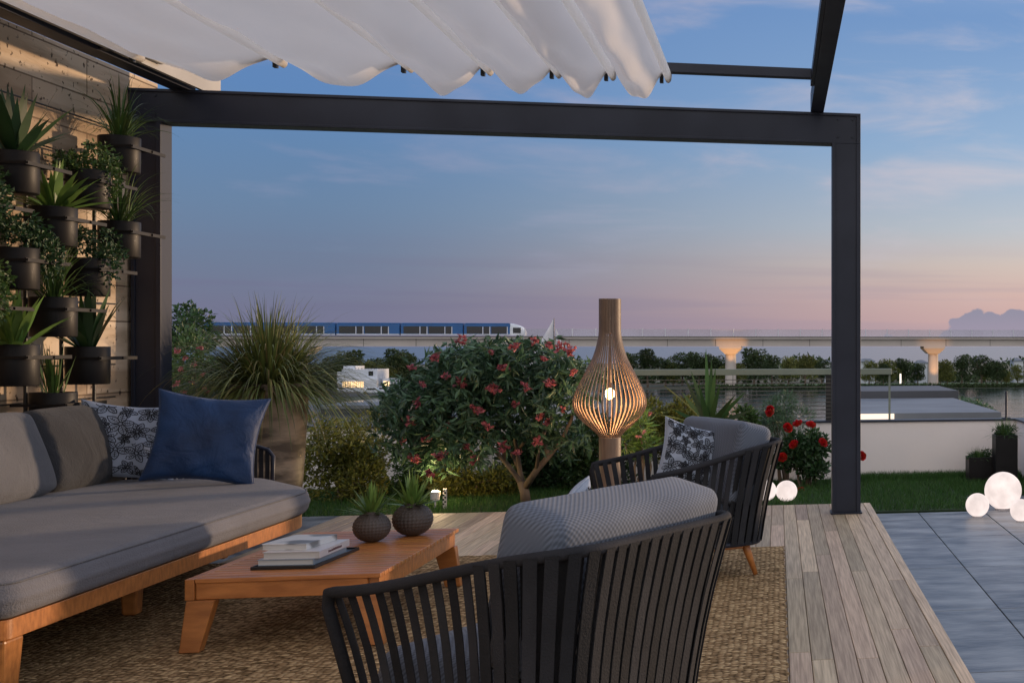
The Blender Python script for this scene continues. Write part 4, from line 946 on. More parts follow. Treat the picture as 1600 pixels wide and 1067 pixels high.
limb([at(745, 665, TY), at(700, 650, TY), at(665, 640, TY)], 0.011, 0.005)
mb.build('trunk', m_bark, ft, smooth=True)
def blossom_mesh(r=0.045, n=7, mat=m_pink, seed=1):
    rr = random.Random(seed); C = []; D = []
    for k in range(n):
        o = Vector((rr.gauss(0, 1), rr.gauss(0, 1), rr.gauss(0, 0.6))).normalized() * r * rr.uniform(0.1, 0.9)
        for q in range(5): a = rr.uniform(0, 6.28); C.append(o); D.append((math.cos(a), math.sin(a), rr.uniform(-0.2, 0.8)))
    me = leaf_mesh('blossom', np.array([tuple(c_) for c_ in C]), np.array(D), r * 0.75, r * 0.55); me.materials.append(mat); return me
bm = [blossom_mesh(seed=s) for s in range(4)]
def put_part(name, me, parent, w, s=1.0):
    o = bpy.data.objects.new(name, me); COL.objects.link(o); o.parent = parent; o.location = Vector(w) - parent_loc(parent); o.rotation_euler = (rnd.uniform(-.9, .9), rnd.uniform(-.9, .9), rnd.uniform(0, 6.28)); o.scale = (s, s, s); return o
for i, (px, py) in enumerate([(718, 535), (803, 543), (835, 533), (857, 540), (875, 545), (892, 548), (787, 574), (897, 582), (700, 588), (820, 604), (806, 632), (845, 652), (700, 665), (760, 665), (840, 690), (808, 708), (790, 702), (690, 712), (672, 740), (646, 718), (636, 660), (652, 630), (745, 640), (858, 600), (770, 610), (680, 560), (660, 600), (730, 700), (720, 600), (630, 690), (850, 560), (765, 550), (645, 575), (880, 640), (668, 685), (858, 660), (742, 722)]):
    p = at(px, py, TY - rnd.uniform(0.28, 0.42)); put_part('blossom', bm[i % 4], ft, p, rnd.uniform(0.7, 1.35))

rnd.seed(31)
def P(px, py, Y): p = at(px, py, Y); return (p.x, p.y, p.z)
bush('shrub', 'olive-green shrub with yellowish leaves between the clay pot and the flowering tree', 'shrub', P(540, 722, 11.3), (0.44, 0.34, 0.42), 8000, 0.045, 0.020, m_leafy, 14, 'low shrubs along the back of the lawn')
bush('shrub', 'dense dark shrub low behind the coffee table plants', 'shrub', P(640, 745, 11.7), (0.44, 0.25, 0.32), 5200, 0.045, 0.020, m_leafm, 9, 'low shrubs along the back of the lawn')
bush('shrub', 'yellow-lit low shrub just behind the garden spotlight', 'shrub', P(735, 760, 11.35), (0.40, 0.22, 0.26), 4600, 0.042, 0.022, m_leafy, 9, 'low shrubs along the back of the lawn')
bush('shrub', 'dark shrub behind the forked stems of the flowering tree', 'shrub', P(850, 725, 11.9), (0.48, 0.25, 0.42), 6500, 0.05, 0.022, m_leafd, 10, 'low shrubs along the back of the lawn')
bush('shrub', 'dark green shrub behind the lamp column', 'shrub', P(950, 715, 11.8), (0.42, 0.25, 0.42), 5800, 0.05, 0.022, m_leafd, 10, 'low shrubs along the back of the lawn')
bush('shrub', 'yellow-green shrub right of the lamp shade', 'shrub', P(1050, 672, 11.5), (0.33, 0.25, 0.34), 4400, 0.05, 0.022, m_leafy, 9, 'low shrubs along the back of the lawn')
bush('shrub', 'soft grey-green feathery shrub above the farther armchair cushion', 'shrub', P(1225, 645, 11.95), (0.27, 0.22, 0.26), 3400, 0.055, 0.007, m_leafb, 8, 'low shrubs along the back of the lawn', jit=0.5)
bush('shrub', 'small pale leafy shrub between the yucca and the feathery shrub', 'shrub', P(1150, 660, 11.7), (0.2, 0.2, 0.16), 1200, 0.05, 0.02, m_leafm, 6, 'low shrubs along the back of the lawn')
t, L = bush('oleander', 'narrow-leaved oleander with pale pink flowers beside the lamp column', 'shrub', P(1000, 680, 10.6), (0.17, 0.17, 0.20), 520, 0.105, 0.016, m_bright, 7, up=0.1, jit=0.6)
m_pale = material('pale_pink_petal', (0.60, 0.28, 0.27), (0.5, 0.2, 0.2), 8, 0.5, island=0.2, trans=0.2); bp2 = blossom_mesh(0.035, 5, m_pale, 9)
for q in ((1015, 647), (998, 683), (1006, 676), (985, 665)): put_part('blossom', bp2, t, at(*q, 10.42), 0.9)
t, L = bush('flower_shrub', 'leggy green shrub with pink flowers left of the clay pot', 'shrub', P(300, 605, 11.2), (0.30, 0.28, 0.50), 3000, 0.07, 0.018, m_leafm, 10)
for q in ((276, 548), (290, 560), (282, 578), (312, 545), (300, 598), (288, 615), (318, 585), (275, 600), (322, 610), (306, 570), (284, 632), (330, 628)): put_part('blossom', bm[rnd.randrange(4)], t, at(*q, 10.88), rnd.uniform(0.45, 0.75))
t, L = bush('garden_tree', 'dark leafy treetop rising just right of the left pergola post', 'tree', P(292, 515, 14.5), (0.28, 0.3, 0.30), 1500, 0.06, 0.035, m_leafd, 8)
# yucca
yc = thing('yucca', 'spiky yucca with tall sword leaves behind the farther armchair', 'plant', P(1105, 690, 10.9)); yc.location.z = -0.075
mb = MB(); c = at(1108, 668, 10.9)
for px, py in ((1080, 580), (1103, 545), (1112, 560), (1148, 618), (1165, 612), (1065, 612), (1052, 640), (1175, 640), (1125, 600), (1070, 590), (1092, 600), (1140, 655), (1118, 575), (1160, 660), (1060, 660), (1098, 630), (1130, 640)):
    e = at(px, py, 10.9 + rnd.uniform(-.25, .1)); a = Vector(c); n = 6; d = (e - a); sd_ = d.cross(Vector((0, 1, 0))).normalized(); pts = [a.lerp(e, k / n) for k in range(n + 1)]
    mb.strip(pts, [sd_] * (n + 1), [0.035, 0.05, 0.048, 0.042, 0.032, 0.02, 0.002])
mb.build('sword_leaves', m_leafd, yc); mb = MB(); mb.tube([(c.x, c.y, -0.08), (c.x, c.y, c.z)], [0.045, 0.04], 10); mb.build('trunk', m_bark, yc)
mb = MB()
for (x0, y0, x1, y1) in ((1112, 672, 1037, 602), (1112, 674, 1030, 648)):
    a, e = at(x0, y0, 10.8), at(x1, y1, 10.75); pts = [a.lerp(e, k / 6) + Vector((0, 0, 0.02 * math.sin(math.pi * k / 6))) for k in range(7)]; mb.tube(pts, [0.006] * 6 + [0.002], 5)
mb.build('dry_leaf', m_blade, yc)
# rose bush
rb, L = bush('rose_bush', 'rose bush with red blooms against the white wall', 'shrub', P(1258, 715, 11.6), (0.27, 0.24, 0.27), 2600, 0.048, 0.034, m_leafd, 9, up=0.2)
def rose_mesh():
    mb = MB()
    for l, (r_, n) in enumerate(((0.012, 3), (0.022, 4), (0.033, 5), (0.042, 6))):
        for k in range(n):
            a = 2 * math.pi * (k + 0.4 * l) / n; vs = []
            for i in range(4):
                for j in range(5):
                    an = a + (j - 2) / 4 * (2.4 * 2 * math.pi / n / 2); t_ = i / 3; rr_ = r_ * (0.35 + 0.75 * math.sin(t_ * 1.5)); vs.append((math.cos(an) * rr_, math.sin(an) * rr_, -0.02 + t_ * (0.052 - l * 0.008) - 0.006 * abs(j - 2) * t_))
            mb.add(vs, [(i * 5 + j, i * 5 + j + 1, (i + 1) * 5 + j + 1, (i + 1) * 5 + j) for i in range(3) for j in range(4)])
    o = mb.build('rose_bloom', m_rose, rb, world=False, smooth=True); return o
ro = rose_mesh(); spots = [(1231, 668), (1246, 661), (1267, 663), (1240, 694), (1286, 691), (1346, 712), (1251, 768), (1222, 714), (1203, 642)]
for i, (px, py) in enumerate(spots):
    o = ro if i == 0 else bpy.data.objects.new('rose_bloom', ro.data)
    if i: COL.objects.link(o); o.parent = rb
    o.location = at(px, py, 11.30 if i < 8 else 11.5) - parent_loc(rb); o.rotation_euler = (R(rnd.uniform(30, 80)), 0, rnd.uniform(-0.8, 0.8)); s = 1.05 if i < 8 else 1.2; o.scale = (s, s, s)
mb = MB()
for (px, py) in spots: e = at(px, py, 11.33 if (px, py) != (1203, 642) else 11.5); a = Vector(P(1258, 740, 11.6)); mb.tube([a, a.lerp(e, 0.6) + Vector((0, 0, 0.03)), e - Vector((0, 0, 0.02))], [0.006, 0.004, 0.003], 5)
mb.build('flower_stalks', m_leafm, rb)

# large clay pot with arching grass
bp = at(418, 700, 9.72); gpz = -0.012
big = thing('grass_pot', 'tall aged clay pot with a big mop of arching grass behind the sofa end', 'potted plant', (bp.x, 9.72, gpz))
H_ = at(428, 600, 9.5).z - gpz; rr0 = 0.262
mb = MB(); mb.lathe([(0.001, 0), (rr0 * 0.72, 0), (rr0 * 0.78, 0.02), (rr0 * 0.88, H_ * 0.35), (rr0 * 0.97, H_ * 0.75), (rr0, H_ - 0.02), (rr0 - 0.004, H_), (rr0 - 0.028, H_), (rr0 - 0.03, H_ - 0.06), (0.001, H_ - 0.06)], 56); mb.build('pot', m_bigpot, big, world=False, smooth=True)
mb = MB(); mb.lathe([(0.0, H_ - 0.055), (rr0 - 0.03, H_ - 0.055)], 30); mb.build('soil', m_soil, big, world=False)
rnd.seed(5); mb = MB(); arc_blades(mb, (0, 0, H_ - 0.05), 1500, 0.84, 0.011, 0.97, 1.15, 10, (0.5, 1.1), 0.20, 0.72, 0.06, 0.20); mb.build('grass_tuft', m_blade, big, world=False)
rnd.seed(6); mb = MB(); arc_blades(mb, (0, 0, H_ - 0.05), 260, 0.80, 0.009, 0.95, 1.1, 10, (0.7, 1.1), 0.20, 0.85, 0.06, 0.2); mb.build('dry_blades', material('straw', (0.30, 0.25, 0.10), (0.2, 0.16, 0.06), 4, 0.6, island=0.3, trans=0.2), big, world=False)

# two dark planters by the white wall
def garden_planter(lab, c, w, h, tuft):
    t = thing('garden_planter', lab, 'planter', c, 0, 'dark planters against the white wall'); mb = MB()
    mb.box(-w, w, -w, w, 0, h - 0.02); mb.box(-w, -w + 0.012, -w, w, h - 0.02, h); mb.box(w - 0.012, w, -w, w, h - 0.02, h); mb.box(-w + 0.012, w - 0.012, -w, -w + 0.012, h - 0.02, h); mb.box(-w + 0.012, w - 0.012, w - 0.012, w, h - 0.02, h); mb.build('planter_box', m_pot, t, world=False, bevel=0.003)
    mb = MB(); arc_blades(mb, (0, 0, h - 0.03), 260, tuft, 0.006, 0.9, 0.8, 6, (0.5, 1.1), w * 0.8, 0.9, 0.1); mb.build('foliage', m_leafm, t, world=False)
    C, D = cloud(500, lobes_random((0, 0, h + 0.03), (w * 1.2, w * 1.2, 0.06), 6), 0.2); finish('leaf_cushion', leaf_mesh('leaf_cushion', C, D + rng.normal(0, .6, D.shape), 0.03, 0.012), m_leafd, t)
p = at(1530, 700, 11.75); garden_planter('shorter dark planter with low bushy grass by the white wall', (p.x, 11.75, -0.078), 0.118, 0.245, 0.13)
p = at(1570, 700, 11.55); garden_planter('taller dark column planter with arching grass by the white wall', (p.x, 11.55, -0.078), 0.107, 0.47, 0.2)

# ------------------------------------------------------------------ neighbour roofs, river bank
nb = thing('neighbour_roof', 'flat grey roof terrace of a lower building just beyond the white wall', 'building', (at(1430, 640, 40).x, 40, GZ))
a = at(1335, 634, 40); b = at(1524, 634, 40); zt = a.z
mb = MB(); mb.box(a.x, b.x, 36, 47, GZ, zt - 0.46); mb.build('wall_body', m_roofd, nb)
mb = MB(); mb.box(a.x - 0.1, b.x + 0.1, 35.8, 46.0, zt - 0.45, zt - 0.02); mb.build('roof_slab', m_roof, nb)
a2 = at(1300, 610, 46); b2 = at(1498, 610, 46); mb = MB(); mb.box(a2.x, b2.x, 46.1, 52, GZ, at(1400, 611, 46).z); mb.build('upper_block', m_roofd, nb)
a3 = at(1300, 647, 36); b3 = at(1395, 647, 36); mb = MB(); mb.box(a3.x, b3.x, 35.55, 35.62, at(1300, 655, 36).z - 0.1, at(1300, 646, 36).z); mb.build('cove_light', emitter('cove', (1.0, 0.80, 0.62), 0.85), nb)
bk = thing('bank_shrub', 'green shrubs on the river bank right of the grey roof', 'shrub', (at(1530, 640, 60).x, 60, GZ)); C, D = cloud(1800, [(*at(1515, 640, 60), 0.9, 1.0, 0.55), (*at(1535, 648, 60), 0.7, 1.0, 0.5), (*at(1500, 632, 60), .5, 1, .35)], 0.4)
finish('foliage', leaf_mesh('foliage', C - np.array(parent_loc(bk))[None], D + rng.normal(0, .6, D.shape), 0.16, 0.08), m_leafb, bk)
mb = MB(); mb.tube([(0, 0, 0), (0, 0, at(1520, 645, 60).z - GZ)], [0.2, 0.1], 8); mb.build('stem', m_bark, bk, world=False)

# ------------------------------------------------------------------ viaduct, train
VY = 300.0
def vz(y): return at(1200, y, VY).z
vd = thing('rail_viaduct', 'long pale concrete railway viaduct crossing the horizon', 'viaduct', (0, VY, GZ))
xl, xr = at(-150, 530, VY).x, at(1750, 530, VY).x + 30
mb = MB(); mb.box(xl, xr, VY - 4, VY + 4, vz(541), vz(530)); mb.box(xl, xr, VY - 4.8, VY + 4.8, vz(529.9), vz(526.5)); mb.build('girder', m_conc, vd)
mb = MB(); mb.box(xl, xr, VY - 4.9, VY - 4.85, vz(527.5), vz(526)); mb.build('girder_edge', m_slat, vd)
mb = MB(); x = xl + 4
while x < xr: mb.box(x - 0.06, x + 0.06, VY - 4.03, VY - 4.001, vz(541), vz(530)); x += 11
mb.build('girder_joints', m_slat, vd)
m_fence = material('pale_fence', (0.62, 0.64, 0.72), None, 0.2, 0.5)
pole_me = None; n = 0
x = at(826, 530, VY).x
while x < xr - 2:
    if pole_me is None:
        mb = MB(); mb.box(-0.10, 0.10, -0.08, 0.08, 0, vz(514) - vz(526.5)); o = mb.build('pole', m_fence, vd, world=False); pole_me = o.data
    else: o = bpy.data.objects.new('pole', pole_me); COL.objects.link(o); o.parent = vd
    o.location = (x, -4.4, vz(526.5) - GZ); x += 5.2; n += 1
x0_ = at(826, 530, VY).x; mb = MB(); mb.box(x0_, xr - 2, VY - 4.30, VY - 4.27, vz(526.4), vz(515))
m_barrier = material('noise_barrier', (0.50, 0.52, 0.62), None, 0.1, 0.4); bsdf = m_barrier.node_tree.nodes['Principled BSDF']; bsdf.inputs['Alpha'].default_value = 0.35
mb.build('noise_barrier', m_barrier, vd)

def pier(px):
    x = at(px, 560, VY).x; mb = MB(); h0 = GZ; h1 = vz(553); h2 = vz(541.2)
    mb.lathe([(1.55, h0), (1.55, h0 + 0.5), (1.3, h0 + 0.7), (1.25, h1)], 24, (x, VY - 1.2, 0)); mb.build('pier_shaft', m_conc, vd, smooth=False)
    mb = MB(); mb.hexa([(x - 1.3, VY - 3, h1), (x + 1.3, VY - 3, h1), (x + 1.3, VY + 3, h1), (x - 1.3, VY + 3, h1), (x - 2.6, VY - 4, h2 - 0.5), (x + 2.6, VY - 4, h2 - 0.5), (x + 2.6, VY + 4, h2 - 0.5), (x - 2.6, VY + 4, h2 - 0.5)]); mb.box(x - 2.6, x + 2.6, VY - 4, VY + 4, h2 - 0.49, h2); mb.build('pier_cap', m_conc, vd)
    return x
for px in (1142, 1457, 830, 474):
    x = pier(px)
    if px in (1142, 1457):
        fl = thing('floodlight', 'floodlight shining up the %s viaduct pier in view' % ('left-hand' if px == 1142 else 'right-hand'), 'floodlight', (x + 0.8, VY - 9, GZ + (3.6 if px == 1142 else 0.15)), 0, 'floodlights at the viaduct piers')
        mb = MB(); mb.box(-0.25, 0.25, -0.15, 0.15, 0.0, 0.3); mb.tube([(0, 0, -3.5 if px == 1142 else -0.1), (0, 0, 0.02)], 0.06, 6); mb.build('housing', m_black, fl, world=False)
        s = bpy.data.lights.new('flood', 'SPOT'); s.energy = 2700; s.color = (1, 0.46, 0.13); s.spot_size = R(60); s.spot_blend = 0.6; o = bpy.data.objects.new('flood', s); COL.objects.link(o); o.parent = fl; o.location = (0, 0.3, 0.5)
        o.rotation_euler = (Vector((x, VY - 1.5, vz(548))) - Vector((x + 0.8, VY - 9, GZ + 0.5))).to_track_quat('-Z', 'Y').to_euler()
# train
zb, ztp = vz(526.2), vz(506.5); xe = at(822, 515, VY - 1.5).x
tn = thing('train', 'blue and white metro train running along the viaduct', 'train', (xe, VY - 1.5, zb))
cl = 13.2; hh = ztp - zb; yf = VY - 2.9; yk = VY - 0.1
for i in range(5):
    xb_ = xe - i * (cl + 0.25) - (3.2 if i == 0 else 0); L_ = cl - (3.2 if i == 0 else 0); xa_ = xe - i * (cl + 0.25) - cl
    mb = MB(); mb.box(xa_, xb_, yf, yk, zb + 0.25, zb + hh * 0.90); cb_ = mb.build('carriage', m_blue, tn, bevel=0.15)
    mb = MB(); mb.box(xa_ + 0.1, xb_ - 0.1, yf + 0.25, yk - 0.25, zb + hh * 0.90 + 0.001, zb + hh); mb.build('roof', m_blue, cb_, bevel=0.1)
    mb = MB(); mb.box(xa_ + 0.02, xb_ - 0.02, yf - 0.03, yf - 0.005, zb + 0.28, zb + 0.50); mb.build('skirt', m_trainw, cb_)
    w = xa_ + 0.6
    while w < xb_ - 1.2:
        for (dx, kind) in ((0, 'window'), (3.65, 'door')):
            s0 = w + dx; s1 = s0 + (3.35 if kind == 'window' else 1.2)
            if s1 > xb_ - 0.3: continue
            mb = MB(); mb.box(s0, s1, yf - 0.04, yf - 0.006, zb + (0.62 if kind == 'window' else 0.55), zb + hh * 0.74); mb.build(kind, m_glass if kind == 'window' else m_glass, cb_)
            mb = MB(); mb.box(s1 + 0.05, s1 + 0.22, yf - 0.045, yf - 0.006, zb + 0.5, zb + hh * 0.72); mb.build('door_post', m_fence, cb_)
        w += 5.3
mb = MB(); n = 12; cs = []
for k in range(n + 1):
    t_ = k / n; x = xe - 3.25 + 3.25 * math.sin(t_ * math.pi / 2); zt_ = zb + 0.25 + (hh - 0.3) * (math.cos(t_ * math.pi / 2) ** 0.5 * 0.75 + 0.25 * (1 - t_) + 0.0); ww = 1.4 * (1 - 0.25 * t_ ** 2)
    cs.append((x, max(zt_, zb + 0.7), ww))
vs = []
for x, z_, ww in cs:
    yc_ = (yf + yk) / 2
    for a in range(13):
        th = math.pi * a / 12; e = 0.45; c_ = math.cos(th); s_ = math.sin(th); vs.append((x, yc_ - ww * math.copysign(abs(c_) ** e, c_), zb + 0.25 + (z_ - zb - 0.25) * s_ ** e))
mb.add(vs, [(i * 13 + a, i * 13 + a + 1, (i + 1) * 13 + a + 1, (i + 1) * 13 + a) for i in range(n) for a in range(12)] + [tuple(range(n * 13, n * 13 + 13))]); nose = mb.build('nose', m_trainw, tn, smooth=True)
mb = MB(); mb.box(xe - 2.6, xe - 0.9, yf - 0.03, yf + 0.25, zb + 0.75, zb + hh * 0.66); mb.build('cab_window', m_glass, nose, bevel=0.02)

# ------------------------------------------------------------------ sailboat
SY = 283.0; sb = thing('sailboat', 'sailboat with white sails rising above the flowering tree', 'sailboat', (at(865, 600, SY).x, SY, GZ + 0.12))
m_sail = material('sailcloth', (0.75, 0.75, 0.80), (0.68, 0.68, 0.73), 0.3, 0.8, trans=0.3)
H = at(865, 497, SY).z - (GZ + 0.12); mb = MB(); mb.tube([(0.1, 0, 0.8), (0.1, 0, H)], [0.12, 0.07], 8); mb.build('mast', m_frame, sb, world=False)
def sail(a, b, c, bul, nm, n=10):
    mb = MB(); vs = []; A, B, C_ = map(Vector, (a, b, c))
    for i in range(n + 1):
        for j in range(n + 1): s = i / n; t_ = j / n; p_ = A.lerp(B.lerp(C_, t_), s); p_ = p_ + Vector((0, -bul * math.sin(math.pi * s) * math.sin(math.pi * t_), 0)); vs.append(p_)
    mb.add(vs, [(i * (n + 1) + j, i * (n + 1) + j + 1, (i + 1) * (n + 1) + j + 1, (i + 1) * (n + 1) + j) for i in range(n) for j in range(n)]); return mb.build(nm, m_sail, sb, world=False, smooth=True, solid=0.02)
sail((0.0, 0, H - 0.2), (-7.6, 0, 2.2), (0.0, 0, 1.9), 0.6, 'mainsail'); sail((0.45, 0, H - 2.2), (0.55, 0, 1.9), (5.6, 0, 1.2), 0.4, 'jib')
mb = MB(); mb.tube([(0, 0, 1.95), (-7.7, 0, 2.2)], 0.08, 8); mb.build('boom', m_frame, sb, world=False)
mb = MB(); ck = []
for k in range(13):
    t_ = k / 12; x = -5.5 + 11 * t_; w_ = 1.5 * math.sin(math.pi * min(1, 0.18 + 0.82 * (1 - t_))) ** 0.7 if k < 12 else 0.03; ck += [(x, -w_, 1.0 + 0.3 * t_), (x, -w_ * 0.6, 0.1), (x, w_ * 0.6, 0.1), (x, w_, 1.0 + 0.3 * t_)]
mb.add(ck, [(4 * k + e, 4 * k + e + 1, 4 * k + 5 + e, 4 * k + 4 + e) for k in range(12) for e in range(3)] + [(4 * k + 3, 4 * k, 4 * k + 4, 4 * k + 7) for k in range(12)] + [(0, 1, 2, 3)]); mb.build('hull', m_trainw, sb, world=False)

# ------------------------------------------------------------------ far trees
def far_tree_meshes(seed, mat):
    rnd.seed(seed); t = bpy.data.meshes
    L = [(rnd.uniform(-1.9, 1.9), rnd.uniform(-1.6, 1.6), rnd.uniform(2.6, 7.8), rnd.uniform(1.2, 2.0), rnd.uniform(1.2, 2.0), rnd.uniform(0.9, 1.6)) for _ in range(12)]
    L = [(a * (1.25 - abs(c - 5) / 5), b, c, d, e, f) for a, b, c, d, e, f in L]
    C, D = cloud(2200, L, 0.5); me = leaf_mesh('crown', C, D + rng.normal(0, 0.7, D.shape), 0.55, 0.34); me.materials.append(mat)
    mb = MB(); mb.tube([(0, 0, 0), (0.1, 0, 2.4), (0, 0, 5)], [0.28, 0.2, 0.1], 7)
    for l in L[:4]: mb.tube([(0.05, 0, 2.2), tuple(l[:3])], [0.12, 0.04], 5)
    m2 = bpy.data.meshes.new('trunk'); m2.from_pydata(mb.v, [], mb.f); m2.materials.append(m_bark)
    return me, m2
FT = [far_tree_meshes(s, m) for s, m in ((1, m_far1), (2, m_far1), (3, m_far2), (4, m_far1), (5, m_far2))]
def far_tree(px, top, Y, k, lab):
    p = at(px, 600, Y); h = at(px, top, Y).z - GZ; t = thing('riverside_tree', lab, 'tree', (p.x, Y, GZ + 0.05), rnd.uniform(0, 6.28), 'trees along the far river bank')
    s = h / 9.0
    for nm, me in (('crown', FT[k][0]), ('trunk', FT[k][1])): o = bpy.data.objects.new(nm, me); COL.objects.link(o); o.parent = t; o.scale = (s * rnd.uniform(0.95, 1.15), s, s)
rnd.seed(77)
kinds = ['dark rounded tree', 'dark dense tree', 'olive lighter tree', 'dark broad tree', 'olive bushy tree']
groups = [
  ([(508, 562, 0), (528, 553, 3), (548, 547, 1), (590, 553, 0), (572, 560, 4), (618, 545, 1), (640, 548, 3), (604, 568, 2)], 'left of the flowering tree'),
  ([(985, 549, 3), (1012, 545, 1), (1040, 552, 0), (1066, 549, 3), (1092, 550, 1), (1118, 547, 0), (1178, 544, 1), (1206, 552, 3), (1232, 555, 4), (1258, 553, 2), (1284, 560, 3), (1100, 566, 2), (1152, 566, 2), (1136, 570, 4), (1052, 566, 4)], 'between slatted lamp and right pergola post'),
  ([(1358, 562, 4), (1388, 559, 4), (1412, 560, 1), (1434, 563, 0), (1480, 560, 4), (1503, 554, 1), (1534, 553, 3), (1558, 558, 0), (1590, 568, 4), (1380, 568, 1), (1470, 575, 2), (1540, 580, 2), (1612, 562, 1), (1573, 578, 4)], 'beyond the right pergola post'),
]
ordn = ['first', 'second', 'third', 'fourth', 'fifth', 'sixth', 'seventh', 'eighth', 'ninth', 'tenth', 'eleventh', 'twelfth', 'thirteenth', 'fourteenth', 'fifteenth']
for lst, where in groups:
    for i, (px, top, k) in enumerate(sorted(lst)):
        far_tree(px, top, 312 + rnd.uniform(-4, 16), k, '%s %s from the left, %s' % (ordn[i], kinds[k].split(' ', 1)[0] + ' riverside tree', where))
# continuous far undergrowth and wood beyond
C = []; 
n = 9000; px_ = rng.uniform(-60, 1700, n); Yh = rng.uniform(332, 350, n); pts = np.array([tuple(at(a, 600, b)) for a, b in zip(px_, Yh)]); hh_ = 4.6 + 1.6 * np.sin(pts[:, 0] * 0.21) + 1.2 * np.sin(pts[:, 0] * 0.083 + 1)
pts[:, 2] = GZ + rng.random(n) * hh_; D = rng.normal(size=(n, 3)); D[:, 2] += 0.5
tag(finish('far_woodland', leaf_mesh('far_woodland', pts, D, 1.4, 0.9), m_far1, None), 'continuous dark woodland mass behind the riverside trees', 'woodland', kind='stuff')
n = 8000; xs = rng.uniform(-20, 75, n); pts = np.stack([xs, 294.2 - xs * 0.0205 + rng.uniform(-0.6, 0.6, n), GZ + rng.random(n) * 0.9], 1)
tag(finish('bank_hedge', leaf_mesh('bank_hedge', pts, rng.normal(size=(n, 3)), 0.6, 0.35), m_far1, None), 'low dark hedge lining the path on the far river bank', 'hedge', kind='stuff')

# ------------------------------------------------------------------ far buildings, cars, lights
hs = thing('white_house', 'white modern house with lit windows on the far bank left of the flowering tree', 'house', (at(557, 600, 292).x, 292, GZ))
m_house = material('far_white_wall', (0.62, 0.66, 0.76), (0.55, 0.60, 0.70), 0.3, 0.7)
def hx(px): return at(px, 600, 292).x
def hz(py): return at(560, py, 292).z
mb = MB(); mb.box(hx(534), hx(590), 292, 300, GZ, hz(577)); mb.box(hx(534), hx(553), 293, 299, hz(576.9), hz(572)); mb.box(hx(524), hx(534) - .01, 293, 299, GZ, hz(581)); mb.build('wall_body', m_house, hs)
mb = MB(); mb.box(hx(572), hx(591.5), 290.8, 291.98, GZ, hz(592)); mb.build('porch', m_trainw, hs)
for a, b in ((535.5, 542), (543.5, 551), (552.5, 560), (561.5, 568)): mb = MB(); mb.box(hx(a), hx(b), 291.9, 291.97, hz(605), hz(596)); mb.build('window', m_warm, hs)
mb = MB()
for a in (537.5, 540, 545.5, 548, 555, 557.5, 563.5, 566): mb.box(hx(a) - .04, hx(a) + .04, 291.85, 291.895, hz(605), hz(596))
for a in range(535, 590, 5): mb.box(hx(a) - .03, hx(a) + .03, 292.1, 292.16, hz(577), hz(575))
mb.box(hx(553.5), hx(590), 292.1, 292.16, hz(575), hz(574.6)); mb.build('frames_and_rail', m_frame, hs)
mb = MB(); mb.box(hx(576), hx(583), 291.9, 291.97, hz(587), hz(580)); mb.build('window', m_glass, hs)
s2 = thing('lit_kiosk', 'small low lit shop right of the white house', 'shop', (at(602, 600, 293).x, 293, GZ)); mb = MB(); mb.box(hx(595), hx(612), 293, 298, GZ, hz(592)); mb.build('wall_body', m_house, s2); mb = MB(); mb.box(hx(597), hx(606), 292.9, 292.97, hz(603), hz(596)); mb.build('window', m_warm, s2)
def car(px, py, Y, mat, lab, rz=0):
    p = at(px, py, Y); t = thing('parked_car', lab, 'car', (p.x, Y, GZ + 0.1), rz, 'cars parked on the far street'); mb = MB()
    mb.box(-2.2, 2.2, -0.9, 0.9, 0.3, 0.85); mb.hexa([(-1.5, -0.8, 0.851), (1.2, -0.8, 0.851), (1.2, 0.8, 0.851), (-1.5, 0.8, 0.851), (-1.1, -0.65, 1.4), (0.6, -0.65, 1.4), (0.6, 0.65, 1.4), (-1.1, 0.65, 1.4)]); b_ = mb.build('body', mat, t, world=False, bevel=0.08)
    mb = MB(); mb.hexa([(-1.25, -0.83, 0.87), (0.98, -0.83, 0.87), (0.98, 0.83, 0.87), (-1.25, 0.83, 0.87), (-0.98, -0.70, 1.30), (0.5, -0.70, 1.30), (0.5, 0.70, 1.30), (-0.98, 0.70, 1.30)]); mb.build('window', m_glass, t, world=False)
    for sx in (-1.35, 1.35):
        for sy in (-0.8, 0.8): mb = MB(); mb.tube([(sx, sy - 0.12, 0.33), (sx, sy + 0.12, 0.33)], 0.33, 16); mb.build('wheel', m_black, t, world=False)
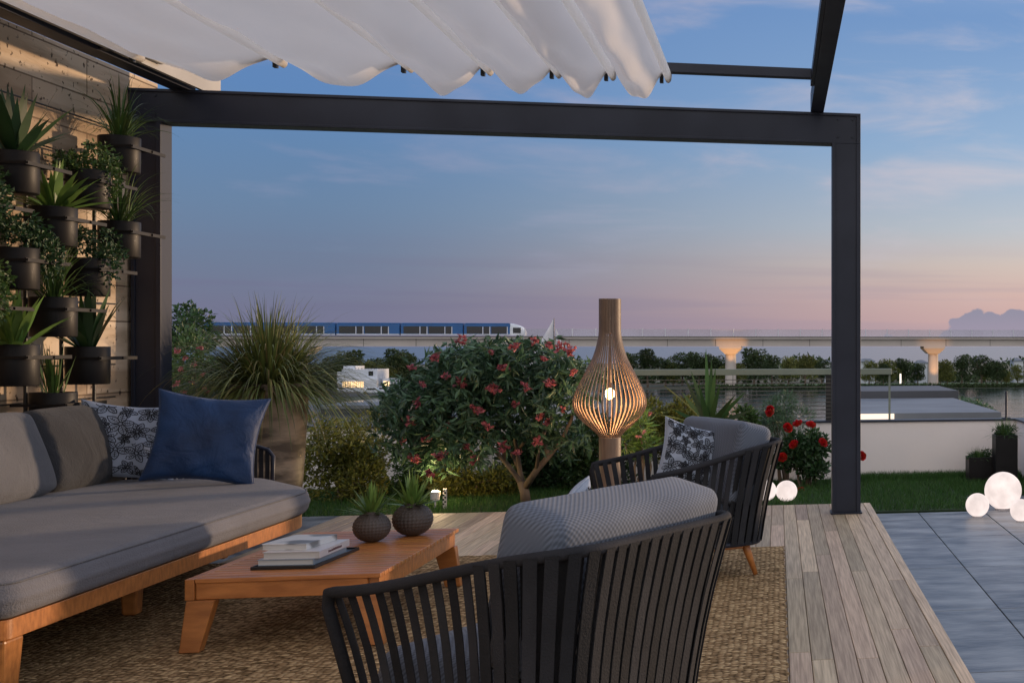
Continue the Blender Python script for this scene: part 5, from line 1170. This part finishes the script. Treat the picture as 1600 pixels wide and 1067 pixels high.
car(583, 609, 276, m_trainw, 'white car parked in the street below the white house', 0.1); car(602, 606, 280, m_house, 'pale car right of the white one, half behind the tree leaves', 0.1)
rv = thing('flat_roof_building', 'low grey flat-roofed building below the white house, behind the shrub', 'building', (at(560, 640, 205).x, 205, GZ)); a, b = at(520, 640, 205), at(640, 640, 205)
mb = MB(); mb.box(a.x, b.x, 200, 212, GZ, at(560, 636, 205).z); mb.build('wall_body', m_roofd, rv); mb = MB(); mb.box(a.x - 0.3, b.x + 0.3, 199.7, 212.3, at(560, 636, 205).z, at(560, 631, 205).z); mb.build('roof_slab', m_roof, rv)
for i, (px, w_, y0_, Y, lab) in enumerate(((1350, 22, 564, 345, 'pale blue distant house just right of the post behind the trees'), (1577, 14, 563, 345, 'pale blue distant house between trees near the right photo edge'), (1432, 16, 566, 345, 'small pale distant house left of the right-hand viaduct pier'), (1290, 8, 565, 345, 'tiny pale distant house just left of the post'))):
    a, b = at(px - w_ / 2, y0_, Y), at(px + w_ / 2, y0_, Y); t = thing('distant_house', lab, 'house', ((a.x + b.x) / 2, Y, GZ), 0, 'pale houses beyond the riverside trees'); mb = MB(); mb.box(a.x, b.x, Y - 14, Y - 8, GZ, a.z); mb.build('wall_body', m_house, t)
    mb = MB(); mb.hexa([(a.x - .4, Y - 14.4, a.z), (b.x + .4, Y - 14.4, a.z), (b.x + .4, Y - 7.6, a.z), (a.x - .4, Y - 7.6, a.z), (a.x + 1, Y - 11.5, a.z + 0.8), (b.x - 1, Y - 11.5, a.z + 0.8), (b.x - 1, Y - 10.5, a.z + 0.8), (a.x + 1, Y - 10.5, a.z + 0.8)]); mb.build('roof', m_roof, t)
p = at(1407, 600, 296); lt = thing('light_column', 'thin glowing white light column on the far river bank', 'street light', (p.x, 296, GZ)); mb = MB(); mb.box(-0.28, 0.28, -0.2, 0.2, 0, 0.3); mb.build('base', m_conc, lt, world=False); mb = MB(); mb.box(-0.18, 0.18, -0.15, 0.15, 0.3, 3.4); mb.build('glow_tube', emitter('column_glow', (1, 0.9, 0.78), 1.3), lt, world=False)

SC.render.engine = 'CYCLES'
